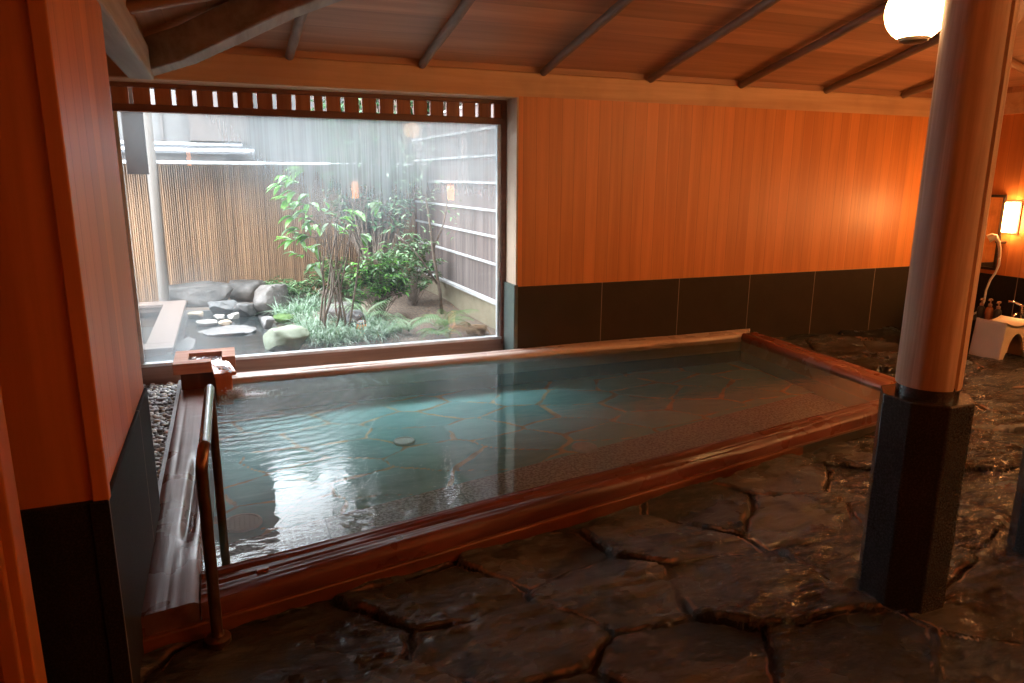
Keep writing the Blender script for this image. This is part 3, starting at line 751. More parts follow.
# ------------------------------------------------------------------ pillars
def pillar(name, cx, cy, label, glabel=None):
    root = empty(name, (cx, cy, 0)); tag(root, label, 'pillar', kind=None)
    Rb = .142; ch = .083
    def octo(r, c): return [(cx-r, cy-r+c), (cx-r+c, cy-r), (cx+r-c, cy-r), (cx+r, cy-r+c), (cx+r, cy+r-c), (cx+r-c, cy+r), (cx-r+c, cy+r), (cx-r, cy+r-c)]
    m = MB(); m.prism(octo(Rb, ch), -.05, .755); m.build('stone_base', GRANITE_P, root, bevel=.006)
    m = MB(); m.lathe([(.100, .75), (.100, .775), (.097, .800)], (cx, cy, 0), 40); m.build('collar', GRANITE_P, root, smooth=True, auto=True)
    prof = []; n = 144; m = MB(); vs = []
    zs = [.792, .80, 1.2, 1.7, 2.2, 2.7, 3.1]; rs = [.1025, .1045, .1045, .104, .1035, .103, .103]
    for z, r in zip(zs, rs):
        for k in range(n):
            a = 2*math.pi*k/n - 2.2
            rr = r
            dd = abs(((2*math.pi*k/n - .66 + math.pi) % (2*math.pi)) - math.pi)   # relief saw-cut
            if dd < .075: rr = r-.022
            vs.append((cx+rr*math.cos(a), cy+rr*math.sin(a), z))
    fs = [tuple(range(n))[::-1], tuple((len(zs)-1)*n+k for k in range(n))]
    for i in range(len(zs)-1):
        for k in range(n): fs.append((i*n+k, i*n+(k+1) % n, (i+1)*n+(k+1) % n, (i+1)*n+k))
    m.add(vs, fs); m.build('shaft', WOOD_PILLAR, root, smooth=True, auto=True)
    return root
pillar('wooden_pillar', 2.29, 1.742, 'thick round wooden pillar on a black eight-sided stone base beside the bath')
pillar('wooden_pillar', 3.13, 1.72, 'second pillar whose dark stone base just enters at the right edge')

# globe lamp fixed to the pillar
gl = empty('globe_lamp', (2.316, 2.0, 2.078)); tag(gl, 'glowing white globe lamp with grey bottom cap by the pillar top', 'lamp')
gc = (2.316, 2.0, 2.078); gr_ = .103
m = MB(); prof = [(gr_*math.sin(t), -gr_*math.cos(t)) for t in [R(20)+k*R(148)/20 for k in range(21)]]
m.lathe(prof, gc, 36); m.build('globe', GLOBE, gl, smooth=True)
m = MB(); m.lathe([(.001, -gr_-.004), (.028, -gr_-.004), (.048, -gr_+.004), (.052, -gr_+.014), (.044, -gr_+.018)], gc, 30); m.build('bottom_cap', CAPM, gl, smooth=True, auto=True)
m = MB(); m.lathe([(.045, gr_-.012), (.05, gr_), (.036, gr_+.03), (.012, gr_+.045), (.010, gr_+.86)], gc, 24); m.build('hanger', CAPM, gl, smooth=True, auto=True)

gl = empty('globe_lamp', (5.4, 1.9, 2.1)); tag(gl, 'added unseen globe lamp brightening the room from the right', 'lamp')  # extra globe out of view, added to brighten the back wall
gc = (5.4, 1.9, 2.15); m = MB(); m.lathe([(gr_*math.sin(t), -gr_*math.cos(t)) for t in [R(20)+k*R(148)/20 for k in range(21)]], gc, 32); m.build('globe', GLOBE_ADDED, gl, smooth=True)
m = MB(); m.lathe([(.001, -gr_-.004), (.028, -gr_-.004), (.048, -gr_+.004), (.052, -gr_+.014), (.044, -gr_+.018)], gc, 24); m.build('bottom_cap', CAPM, gl, smooth=True, auto=True)
m = MB(); m.lathe([(.045, gr_-.012), (.05, gr_), (.036, gr_+.03), (.012, gr_+.045), (.010, gr_+.50)], gc, 20); m.build('hanger', CAPM, gl, smooth=True, auto=True)
g2 = copy_tree(gl); g2.location = (4.75, -.35, 2.1); g2['label'] = 'added unseen globe lamp brightening the room from behind the viewer'  # another unseen globe, added as fill light
# ------------------------------------------------------------------ washing place
def wall_lamp(x, y, z, face, label, mat, h=.275, w=.105, d=.07, group=None):
    root = empty('wall_lamp', (x, y, z)); tag(root, label, 'lamp', group)
    fx, fy_ = face
    def bx(dw, d0, d1, z0, z1):
        if fx: return ((min(x+fx*d0, x+fx*d1), y-dw, z0), (max(x+fx*d0, x+fx*d1), y+dw, z1))
        return ((x-dw, min(y+fy_*d0, y+fy_*d1), z0), (x+dw, max(y+fy_*d0, y+fy_*d1), z1))
    m = MB(); m.box(*bx(w/2+.015, 0, .015, z-h/2-.015, z+h/2+.015)); m.build('backplate', WOOD_FRAME, root)
    m = MB(); m.box(*bx(w/2, .015, d, z-h/2, z+h/2)); m.build('shade', mat, root, bevel=.008)
    return root
wall_lamp(RX, 4.62, 1.165, (-1, 0), 'bright upright box lamp on the end wall beside the mirror', LAMP)
wall_lamp(RX, 3.35, 1.165, (-1, 0), 'added unseen box lamp on the end wall past the right edge', LAMP)  # out of view, added to light the room
wall_lamp(RX, 1.6, 1.165, (-1, 0), 'added unseen box lamp on the end wall far past the right edge', LAMP)  # second unseen end wall lamp, also added for its light
wall_lamp(5.3, -1.2, 1.25, (0, 1), 'added unseen box lamp on the wall behind the viewer', LAMP)  # unseen lamp added to light the pillar front
wall_lamp(2.10, -1.2, 1.28, (0, 1), 'amber box lamp reflected in the middle of the window', LAMP_DIM, w=.11)
wall_lamp(3.78, -1.2, 1.24, (0, 1), 'amber box lamp reflected near the right edge of the window', LAMP_DIM, w=.12)
wall_lamp(-.46, -1.2, 1.78, (0, 1), 'amber box lamp reflected at the upper left of the window', LAMP_LOW, w=.11)
mr = empty('wall_mirror', (RX, 4.9, 1.0)); tag(mr, 'mirror with thin black frame on the end wall partly behind the pillar', 'mirror')
m = MB(); m.box((RX-.012, 4.73, .68), (RX-.004, 5.14, 1.345)); m.build('mirror_glass', MIRROR, mr)
m = MB(); m.box((RX-.022, 4.708, .655), (RX, 4.73, 1.37)); m.box((RX-.022, 5.14, .655), (RX, 5.162, 1.37)); m.box((RX-.022, 4.73, 1.345), (RX, 5.14, 1.37)); m.box((RX-.022, 4.73, .655), (RX, 5.14, .68))
m.build('frame', BLACKF, mr)
# ledge with taps
m = MB(); m.box((6.50, 2.2, -.05), (RX-.016, 5.2, .215)); lg = m.build('stone_ledge', GRANITE_Y, bevel=.006); tag(lg, 'low dark granite ledge along the end wall', 'ledge')
sh = empty('hand_shower', (6.78, 4.70, 1.0)); tag(sh, 'pale hand shower with hanging hose on the end wall', 'shower')
m = MB(); m.tube([(RX, 4.66, .93), (6.80, 4.655, .935), (6.76, 4.65, .94)], .014, 10); m.build('holder', DARKP, sh, smooth=True)
m = MB(); m.tube([(6.70, 4.555, .80), (6.715, 4.575, .88), (6.72, 4.60, .94), (6.71, 4.63, .985)], [.013, .014, .015, .018], 12); m.build('handle', PLASTIC, sh, smooth=True, auto=True)
m = MB(); m.tube([(6.715, 4.615, .985), (6.70, 4.65, .985), (6.68, 4.675, .965)], [.020, .035, .038], 16); m.build('spray_head', PLASTIC, sh, smooth=True, auto=True)
m = MB(); m.tube([(6.70, 4.555, .80), (6.70, 4.55, .74), (6.70, 4.57, .66), (6.70, 4.61, .585), (6.70, 4.635, .48), (6.70, 4.637, .38), (6.69, 4.655, .28), (6.66, 4.72, .225), (6.62, 4.82, .222)], .010, 10); m.build('hose', HOSE, sh, smooth=True)
def bottle(x, y, col, label, hh=.16):
    root = empty('pump_bottle', (x, y, .215)); tag(root, label, 'bottle', 'pump bottles on the ledge')
    m = MB(); m.lathe([(.030, .0), (.033, .006), (.033, hh*.66), (.026, hh*.78), (.013, hh*.84), (.013, hh*.88)], (x, y, .216), 20); m.build('body', col, root, smooth=True, auto=True)
    m = MB(); m.lathe([(.017, hh*.86), (.017, hh*1.0), (.006, hh*1.02), (.006, hh*1.20), (.017, hh*1.22), (.017, hh*1.30), (.004, hh*1.33)], (x, y, .216), 16)
    m.tube([(x, y, .216+hh*1.26), (x-.045, y-.01, .216+hh*1.24)], .006, 8); m.build('pump', PUMP, root, smooth=True, auto=True)
bottle(6.60, 4.585, DARKP, 'dark pump bottle on the ledge closest to the pillar', .155)
bottle(6.60, 4.505, AMBER, 'amber pump bottle on the ledge, middle of three')
bottle(6.60, 4.425, DARKP, 'dark pump bottle on the ledge, the one right of the amber one', .15)
fc = empty('tap', (6.62, 4.22, .215)); tag(fc, 'chrome mixer tap on the ledge above the bath stool', 'tap')
m = MB(); m.lathe([(.035, 0), (.035, .01), (.022, .02), (.022, .13), (.027, .135), (.027, .185), (.015, .20)], (6.62, 4.22, .216), 20); m.build('body', CHROME, fc, smooth=True, auto=True)
m = MB(); m.tube([(6.62, 4.22, .40), (6.60, 4.28, .425), (6.58, 4.33, .43)], [.016, .012, .012], 10); m.build('lever', CHROME, fc, smooth=True)
m = MB(); m.tube([(6.62, 4.22, .33), (6.54, 4.21, .34), (6.48, 4.205, .32)], .013, 10); m.build('spout', CHROME, fc, smooth=True)

# bath stool: splayed side panels, arched front, saddle seat
st = empty('bath_stool', (6.24, 4.12, 0)); tag(st, 'cream plastic bath stool with arched legs on the slate floor', 'stool')
def stool_x(z, s): return (.185-.10*z/.33*.55)*s
NU = 28
def arch_poly(yoff):
    P = []
    H = .33; b = .195; tp = .155; T = []
    for k in range(9):   # saddle top left->right
        u = -1+2*k/8; T.append((tp*u, H-.035*(1-u*u)))
    out = [(-b, 0), (-tp-.006, H*.93)] + T + [(tp+.006, H*.93), (b, 0), (b-.055, 0)]
    inn = [(math.cos(a)*.105, .0+max(0, math.sin(a))*.20) for a in [math.pi*k/12 for k in range(1, 12)]]
    return out + [(.115, .06)] + [(p[0], p[1]+.02) for p in inn] + [(-.115, .06), (-b+.055, 0)]
ap = arch_poly(0); m = MB(); n_ = len(ap)
for y0, y1 in ((3.985, 4.012), (4.232, 4.258)):
    m = MB()
    m.add([(6.245+p[0], y0, p[1]) for p in ap] + [(6.245+p[0], y1, p[1]) for p in ap], [tuple(range(n_)), tuple(range(n_, 2*n_))[::-1]] + [(i, n_+i, n_+(i+1) % n_, (i+1) % n_) for i in range(n_)])
    m.build('arched_frame', PLASTIC, st, bevel=.006)
for s_ in (-1, 1):
    m = MB()
    b0, b1, t1, t0 = .195*s_, .168*s_, (.161-.024)*s_, .161*s_
    m.add([(6.245+x, y, z) for y in (3.99, 4.253) for x, z in ((b0, 0), (b1, 0), (t1, .31), (t0, .31))], [(0,1,2,3),(7,6,5,4),(0,4,5,1),(1,5,6,2),(2,6,7,3),(3,7,4,0)])
    m.build('side_panel', PLASTIC, st, bevel=.004)
m = MB(); T = [(-.158+.316*k/10, .326-.034*(1-(-1+2*k/10)**2)) for k in range(11)]
vs = [(6.245+x, y, z+dz) for y in (3.985, 4.258) for dz in (0, -.02) for x, z in T]
fs = []
for k in range(10):
    fs += [(k, k+1, 22+k+1, 22+k), (11+k+1, 11+k, 33+k, 33+k+1), (k, 11+k, 12+k, k+1), (22+k, 22+k+1, 34+k, 33+k)]
fs += [(0, 22, 33, 11), (10, 21, 43, 32)]
m.add(vs, fs); m.build('seat', PLASTIC, st, smooth=True, auto=True)

# ------------------------------------------------------------------ water spout box
sp = empty('water_spout', (-.19, 5.0, .11)); tag(sp, 'square cypress water spout box pouring hot water at the back left corner', 'water spout')
def ring_box(m, x0, x1, y0, y1, z0, z1, hx0, hx1, hy0, hy1):
    m.box((x0, y0, z0), (x1, hy0, z1)); m.box((x0, hy1, z0), (x1, y1, z1)); m.box((x0, hy0, z0), (hx0, hy1, z1)); m.box((hx1, hy0, z0), (x1, hy1, z1))
m = MB(); A = dict(x0=-.385, x1=-.0, y0=5.01, y1=5.40, z0=.225, z1=.30)
m.box((-.385, 5.01, .225), (-.15, 5.105, .30)); m.box((-.385, 5.305, .225), (0, 5.40, .30)); m.box((-.385, 5.105, .225), (-.295, 5.305, .30)); m.box((-.085, 5.12, .225), (0, 5.305, .30))
m.build('top_frame', WOOD_SPOUT, sp, bevel=.004)
m = MB(); m.box((-.345, 5.04, .02), (-.055, 5.39, .226)); m.build('box_body', WOOD_SPOUTD, sp, bevel=.005)
m = MB(); m.add([(-.16, 5.13, .265), (-.07, 5.15, .262), (.0, 4.985, .225), (-.14, 4.955, .225), (-.16, 5.13, .24), (-.07, 5.15, .237), (.0, 4.985, .200), (-.14, 4.955, .200)],
             [(0,3,2,1),(4,5,6,7),(0,1,5,4),(1,2,6,5),(2,3,7,6),(3,0,4,7)]); tag(m.build('pouring_lip', WOOD_LIP, sp, bevel=.003), 'wet orange pouring lip')
m = MB(); m.box((-.135, 4.975, .0), (-.03, 5.042, .205)); tag(m.build('lip_block', WOOD_LIP, sp, bevel=.008), 'wet orange block under the lip')
m = MB(); g = 14; vs = [(-.295+.21*i/g, 5.105+.2*j/g, .272+.006*math.sin(i*1.9+j*1.3)+.005*random.random()) for j in range(g+1) for i in range(g+1)]
m.add(vs, [(j*(g+1)+i, j*(g+1)+i+1, (j+1)*(g+1)+i+1, (j+1)*(g+1)+i) for j in range(g) for i in range(g)])
# chute + fall
prof = [((-.115, 5.12), .285), ((-.085, 5.06), .272), ((-.06, 5.0), .245), ((-.045, 4.955), .215), ((-.032, 4.93), .16), ((-.026, 4.915), .10), ((-.022, 4.905), .06)]
vs = []; kk = 9
for i, ((x, y), z) in enumerate(prof):
    wd = [.06, .055, .05, .045, .04, .038, .045][i]
    for k in range(kk):
        u = -1+2*k/(kk-1); vs.append((x+wd*u*.9, y+wd*u*.25+.006*math.sin(k*2.3+i), z+.006*math.sin(k*1.7+i*2)-.006*u*u))
m.add(vs, [(i*kk+k, i*kk+k+1, (i+1)*kk+k+1, (i+1)*kk+k) for i in range(len(prof)-1) for k in range(kk-1)])
o = m.build('spout_water', STREAM, smooth=True); tag(o, 'hot water running over the spout lip into the bath', 'water', kind='stuff')
m = MB(); V0, F0 = ico()
for k in range(750):
    a = random.random()
    if a < .55: r_ = abs(random.gauss(0, .10)); th = random.uniform(0, 6.28); p = (.08+r_*math.cos(th)*1.1, 4.93+r_*math.sin(th)*.5, .071)
    elif a < .95: p = (random.gauss(.0, .035), random.gauss(4.93, .025), random.uniform(.07, .12))
    else: q = random.random(); p = (-.13+.1*q+random.gauss(0, .012), 5.15-.2*q+random.gauss(0, .012), .288-.06*q+random.gauss(0, .004))
    r_ = random.uniform(.0025, .0065); m.add([(p[0]+v.x*r_*1.4, p[1]+v.y*r_, p[2]+v.z*r_*.6) for v in V0], F0)
o = m.build('splash_foam', FOAM, smooth=True); tag(o, 'white splash and bubbles where the spout meets the bath water', 'foam', kind='stuff')

# ------------------------------------------------------------------ garden
m = MB(); gx = 40; gy = 50; vs = []
for j in range(gy+1):
    for i in range(gx+1):
        x = -3+7*i/gx; y = 5.76+6.5*j/gy
        z = -.03 + .03*(float(fbm(np.array(x*2.), np.array(y*2.), 3, 3))-.45)*2 + .05*max(0, min(1, (y-7)/2))*(1 if x > .5 else 0)
        vs.append((x, y, z))
m.add(vs, [(j*(gx+1)+i, j*(gx+1)+i+1, (j+1)*(gx+1)+i+1, (j+1)*(gx+1)+i) for j in range(gy) for i in range(gx)])
o = m.build('garden_ground', SOIL, smooth=True); tag(o, 'brown soil of the small courtyard garden', 'ground', kind='structure')
# bamboo fence
FY = 9.75
bf = empty('bamboo_fence', (.4, FY, 0)); tag(bf, 'tall brown bamboo cane fence at the back of the garden', 'fence')
m = MB(); x = -2.6; k = 0
while x < 2.45:
    r_ = .0118; m.tube([(x, FY, -.05), (x+random.uniform(-.002, .002), FY+.0, 1.655+random.uniform(-.004, .004))], r_, 8, cap=False); x += .0243
o = m.build('canes', BAMBOO, bf, smooth=True); tag(o, None, None, None, 'stuff')
m = MB(); m.box((-2.6, FY+.012, .3), (2.45, FY+.03, .36)); m.box((-2.6, FY+.012, 1.35), (2.45, FY+.03, 1.41)); m.build('back_rail', WOOD_FRAME, bf)
m = MB(); m.box((-2.6, FY+.031, -.05), (2.47, FY+.045, 1.66)); m.build('cane_light_stop', WOOD_FRAME, bf)  # added behind the canes to stop light leaking between them
m = MB(); m.add([(-2.6, 9.12, 1.655), (2.44, 9.12, 1.655), (2.44, 9.95, 1.662), (-2.6, 9.95, 1.662), (-2.6, 9.12, 1.625), (2.44, 9.12, 1.625), (2.44, 9.95, 1.632), (-2.6, 9.95, 1.632)], [(0,1,2,3),(7,6,5,4),(0,4,5,1),(1,5,6,2),(2,6,7,3),(3,7,4,0)])
m.build('fence_roof', ROOFT, bf)
m = MB(); m.tube([(-2.6, 9.10, 1.640), (2.44, 9.10, 1.640)], .018, 8); tag(m.build('gutter', WHITE_METAL, bf, smooth=True), 'shiny pale gutter')
m = MB(); m.tube([(-.71, 9.05, -.05), (-.70, 9.05, 1.2), (-.70, 9.05, 3.0)], [.058, .054, .05], 18); o = m.build('round_post', POSTW, smooth=True, auto=True)
tag(o, 'pale round wooden post before the bamboo fence', 'post')
m = MB(); m.box((-.66, 6.30, 1.505), (-.51, 6.33, 2.6)); o = m.build('hanging_board', PANELG, bevel=.004); tag(o, 'grey brown board at the upper left outside the window', 'board')
# side wall
gw = empty('wall_garden', (2.5, 7.5, 0)); tag(gw, 'garden side wall of grey bark panels over yellowish plaster', 'wall', kind='structure')
def shear(mb_): return mb_
dx = -.02
def gbox(m, x0, x1, y0, y1, z0, z1): # follows the slightly angled wall
    f = lambda y: dx*(y-6.8)
    m.add([(x0+f(y0), y0, z0), (x1+f(y0), y0, z0), (x1+f(y1), y1, z0), (x0+f(y1), y1, z0), (x0+f(y0), y0, z1), (x1+f(y0), y0, z1), (x1+f(y1), y1, z1), (x0+f(y1), y1, z1)],
          [(3,2,1,0),(4,5,6,7),(0,1,5,4),(1,2,6,5),(2,3,7,6),(3,0,4,7)])
m = MB(); gbox(m, 2.52, 2.66, 5.78, FY+.1, -.1, .25); m.build('plaster_base', PLASTER, gw)
m = MB(); gbox(m, 2.525, 2.60, 5.78, FY+.1, .25, 2.25); m.build('bark_panel', BARK, gw)
m = MB(); gbox(m, 2.465, 2.62, 5.78, FY+.1, .248, .276); tag(m.build('ledge', BATTEN, gw), 'pale ledge board')
for z in (.643, .918, 1.175, 1.446, 1.713, 1.976, 2.24):
    m = MB(); gbox(m, 2.50, 2.53, 5.78, FY+.1, z-.011, z+.011); m.build('batten', BATTEN, gw)
# neighbouring building beyond the fence
nb = empty('neighbour_house', (-.6, 12.2, 0)); tag(nb, 'neighbouring pale house with stepped grey eaves and white gutters', 'house')
m = MB(); m.box((-3.2, 12.1, 0), (.10, 14, 2.75)); m.build('wall', HOUSEW, nb)
m = MB(); m.box((-3.2, 12.1, 2.75), (.10, 14, 4.9)); m.build('upper_sky_block', PANELG, nb)  # unseen dark block added to keep sky out of the water reflection
m = MB(); m.box((-.76, 12.06, 2.0), (-.73, 12.10, 2.9)); m.build('downpipe', PANELG, nb)
m = MB(); m.box((-.37, 11.9, 2.0), (.45, 12.1, 4.9)); m.build('grey_panel', PANELG, nb)  # unseen upper part raised to block reflected sky
m = MB(); m.box((.10, 12.6, 0), (6.5, 14, 3.75)); m.build('rear_sky_block', HOUSEW, nb)  # added volume, height set to cut low sky from the water reflection
for z, y, xe in ((1.955, 12.0, .35), (1.865, 11.85, .5)):
    m = MB(); m.tube([(-3.2, y, z), (xe, y, z)], .026, 10); m.build('gutter', WHITE_METAL, nb, smooth=True, auto=True)
    m = MB(); m.add([(-3.2, y+.02, z), (xe, y+.02, z), (xe, y+.6, z+.09), (-3.2, y+.6, z+.09), (-3.2, y+.02, z-.05), (xe, y+.02, z-.05), (xe, y+.6, z+.04), (-3.2, y+.6, z+.04)],
                    [(0,1,2,3),(7,6,5,4),(0,4,5,1),(1,5,6,2),(2,6,7,3),(3,7,4,0)]); m.build('eave', ROOFT, nb)
# outdoor tub
ot = empty('outdoor_tub', (-1.0, 7.1, 0)); tag(ot, 'pale wooden outdoor tub with broad rim at the left of the garden', 'tub')
m = MB(); m.box((-1.9, 8.12, .165), (-.44, 8.34, .20)); m.box((-.65, 6.20, .165), (-.44, 8.12, .20)); m.box((-1.9, 6.0, .165), (-.44, 6.20, .20)); m.build('rim', TUBW, ot, bevel=.006)
m = MB(); m.box((-.64, 6.08, -.1), (-.50, 8.27, .166)); m.box((-1.9, 6.08, -.1), (-.64, 6.18, .166)); m.box((-1.9, 8.14, -.1), (-.64, 8.27, .166)); m.build('side', TUBW, ot)
m = MB(); m.add([(-1.9, 6.17, .12), (-.63, 6.17, .12), (-.63, 8.15, .12), (-1.9, 8.15, .12)], [(0, 1, 2, 3)]); m.box((-1.9, 6.17, -.09), (-.63, 8.15, -.03)); 
m2 = MB(); m2.box((-1.9, 6.17, -.09), (-.63, 8.15, -.03)); m2.build('tub_floor', SLAB, ot)
m = MB(); m.add([(-1.9, 6.17, .12), (-.63, 6.17, .12), (-.63, 8.15, .12), (-1.9, 8.15, .12)], [(0, 1, 2, 3)])
o = m.build('tub_water', WATER2); tag(o, 'still water in the outdoor tub', 'water', kind='stuff')

# rocks
V3, F3 = ico2(3)
FLAT = ('garden_rock',)
def rock(x, y, zb_, w_, d_, h_, mat, label, seed, flat=.35, rz=0, name='garden_rock', cat='rock', group=None, ang=3.0):
    rs = random.Random(seed); planes = []
    for k in range(11):
        nrm = Vector((rs.gauss(0, 1), rs.gauss(0, 1), rs.gauss(0, .8))).normalized(); planes.append((nrm, rs.uniform(.62, .92)))
    planes.append((Vector((rs.gauss(0, .12), rs.gauss(0, .12), 1)).normalized(), flat+.2))
    vs = []
    for v in V3:
        r_ = 1.0
        for nrm, dd in planes:
            c = v.dot(nrm)
            if c > .001: r_ = min(r_, dd/c)
        nz = float(fbm(np.array(v.x*2.2+seed), np.array(v.y*2.2+v.z*1.7), seed, 4))
        r_ *= .93+.18*(nz-.45)
        p = Matrix.Rotation(rz, 3, 'Z') @ Vector((v.x*w_*.56*r_, v.y*d_*.56*r_, v.z*r_))
        vs.append((x+p.x, y+p.y, zb_+max(-.04, h_*.42+p.z*h_/(1+flat)*.95)))
    m = MB(); m.add(vs, F3); o = m.build(name, mat, smooth=not (name in FLAT and mat is not ROCKG), auto=True); tag(o, label, cat, group); return o
rock(-.34, 9.30, 0, .84, .40, .30, ROCK, 'long low brown grey rock at the foot of the bamboo fence', 3)
rock(.22, 9.50, 0, .56, .40, .29, ROCK, 'blocky grey rock beside the fence behind the big boulder', 5)
rock(.42, 8.42, 0, .50, .44, .36, ROCK, 'big angular grey boulder beside the grass', 9, .5, .5)
rock(-.09, 8.52, .02, .37, .30, .17, ROCKD, 'smooth dark flat-topped rock in the stream', 12, .2)
rock(.14, 8.28, 0, .25, .22, .18, ROCKD, 'small dark rock between the flat rock and the big boulder', 14)
rock(-.37, 8.35, 0, .16, .17, .09, ROCKT, 'tan paving stone next to the outdoor tub', 21, .1, 0, 'paving_stone', 'stone')
rock(-.245, 7.88, 0, .20, .20, .07, ROCKW, 'white paving stone, largest of the pale cluster', 22, .1, 0, 'paving_stone', 'stone')
rock(-.13, 8.17, 0, .13, .15, .07, ROCKW, 'white paving stone left of centre in the pale cluster', 23, .1, 0, 'paving_stone', 'stone')
rock(.01, 8.13, 0, .14, .14, .08, ROCKW, 'white paving stone at the stream edge of the pale cluster', 24, .1, 0, 'paving_stone', 'stone')
rock(-.07, 7.82, 0, .13, .15, .07, ROCKT, 'cream paving stone in front of the pale cluster', 25, .1, 0, 'paving_stone', 'stone')
rock(-.22, 7.50, -.02, .20, .22, .05, ROCKW, 'pale flat stone beside the grey slab', 27, .1, 0, 'paving_stone', 'stone')
rock(-.03, 7.42, -.02, .48, .42, .085, SLAB, 'smooth light grey slab at the edge of the pool', 31, .0, .1, 'stone_slab', 'slab')
rock(.43, 6.56, -.03, .42, .40, .25, ROCKG, 'pale green mossy boulder just outside the window', 41, .55)
rock(.33, 7.56, 0, .16, .18, .13, SLAB, 'small grey stone between the stream and the moss', 43)
rock(1.15, 7.10, .0, .22, .2, .24, ROCKD, 'dark rounded stone among the grass behind the orange pot', 51, .6)
rock(1.13, 7.75, .0, .42, .3, .22, ROCK, 'grey rock half hidden behind the tree stems', 52)
m = MB(); m.add([(-.44, 6.1, .005), (.30, 6.15, .005), (.36, 6.9, .005), (.28, 7.5, .005), (.26, 8.4, .005), (.0, 8.75, .005), (-.44, 8.7, .005)], [tuple(range(7))])
o = m.build('garden_pool', WATER2); tag(o, 'dark still water of the garden pool outside the window', 'water', kind='stuff')
m = MB(); m.add([(-.5, 6.0, -.002), (.40, 6.0, -.002), (.45, 7.0, -.002), (.36, 8.6, -.002), (-.5, 8.9, -.002)], [tuple(range(5))]); o = m.build('pool_bed', ROCKD); tag(o, 'dark bed of the garden pool', 'ground', kind='structure')
rock(.50, 7.86, -.01, .26, .34, .10, MOSS, 'bright green moss mound beside the boulder', 61, .5, 0, 'moss_mound', 'moss')
rock(-.4, 7.0, -.03, .18, .7, .07, SLAB, 'grey kerb stone alongside the outdoor tub', 62, .1, 0, 'paving_stone', 'stone')

# leaves
def leaf(m, base, d, L, wd, droop=.3, mi=0, fold=.25):
    d = Vector(d).normalized(); s_ = d.cross(Vector((0, 0, 1)))
    if s_.length < .1: s_ = Vector((1, 0, 0))
    s_.normalize(); u = s_.cross(d); b = Vector(base); vs = []
    for t, w_ in ((0, .0), (.22, .75), (.5, 1.), (.78, .62), (1, 0)):
        c = b + d*L*t - Vector((0, 0, 1))*droop*L*t*t
        if w_ == 0: vs.append(c)
        else: vs += [c-s_*wd*.5*w_+u*wd*fold*w_, c, c+s_*wd*.5*w_+u*wd*fold*w_]
    m.add(vs, [(0, 2, 1), (0, 3, 2), (1, 2, 5, 4), (2, 3, 6, 5), (4, 5, 8, 7), (5, 6, 9, 8), (7, 8, 10), (8, 9, 10)], mi)
def blade(m, base, th, L, lean, wd, mi=0):
    d = Vector((math.cos(th), math.sin(th), 0)); s_ = Vector((-d.y, d.x, 0)); vs = []
    for k in range(5):
        t = k/4; a = lean*t*1.3; p = Vector(base) + d*L*t*math.sin(a) + Vector((0, 0, 1))*L*t*math.cos(a)*(1-.25*t*lean)
        w_ = wd*(1-t**2)*.5+.0005; vs += [p-s_*w_, p+s_*w_]
    m.add(vs, [(2*k, 2*k+1, 2*k+3, 2*k+2) for k in range(4)], mi)
rd = random.Random(4)
def rdir(zlo=-.3, zhi=.6):
    t = rd.uniform(0, 6.283); return Vector((math.cos(t), math.sin(t), rd.uniform(zlo, zhi)))
# central multi-stem tree
tr = empty('young_tree', (.93, 7.0, 0)); tag(tr, 'multi-stemmed young tree with bright broad leaves before the bamboo fence', 'tree')
stems = []
for k in range(11):
    bx_ = .88+rd.uniform(-.10, .16); by_ = 7.0+rd.uniform(-.12, .25); tx_ = .80+.045*k+rd.uniform(-.04, .04); h_ = rd.uniform(1.0, 1.55)
    pts = [(bx_, by_, -.02)]
    for q in range(1, 7):
        t = q/6; pts.append((bx_+(tx_-bx_)*t+rd.uniform(-.018, .018), by_+rd.uniform(-.03, .03), h_*t))
    stems.append(pts); m = MB(); m.tube(pts, [.011-.0012*q for q in range(7)], 7); m.build('stem', STEM, tr, smooth=True)
mt = MB(); ml = MB(); md = MB()
for k in range(16):
    pts = rd.choice(stems); q = rd.randint(4, 6) if k < 24 else rd.randint(3, 5); b = Vector(pts[q]); left = rd.random() < .78
    e = b + Vector((-rd.uniform(.05, .42) if left else rd.uniform(.05, .22), rd.uniform(-.2, .1), rd.uniform(-.08, .16)))
    mt.tube([b, b.lerp(e, .5)+Vector((0, 0, .02)), e], [.004, .003, .002], 5)
    for z in range(4):
        dd = (e-b).normalized()*.7+rdir(-.35, .3)*.8
        leaf(ml if rd.random() < .75 else md, e.lerp(b, .12*z), dd, rd.uniform(.09, .155), rd.uniform(.045, .07), .35)
for (x_, z_) in ((.55, 1.50), (.49, 1.43), (.63, 1.46), (.60, 1.37), (.55, 1.31), (.67, 1.27), (.57, 1.15), (.70, 1.2), (.60, 1.04), (.77, 1.1), (1.02, 1.13), (.68, 1.57), (.74, 1.34), (.56, .93), (.70, .97), (1.08, 1.2)):
    b = Vector((.86, 7.0, z_-.12)); e = Vector((x_, 6.95+rd.uniform(-.1, .1), z_)); mt.tube([b, b.lerp(e, .5)+Vector((0, 0, .03)), e], [.004, .003, .002], 5)
    for z in range(4):
        leaf(ml if rd.random() < .8 else md, e.lerp(b, .06*z), Vector((-1 if x_ < .9 else 1, rd.uniform(-1, .6), rd.uniform(-.45, .25)))+rdir(-.1, .1)*.5, rd.uniform(.12, .17), rd.uniform(.055, .075), .35)
mt.build('twigs', STEM, tr); ml.build('foliage', L_BRIGHT, tr, smooth=True); md.build('foliage', L_PALE, tr, smooth=True)
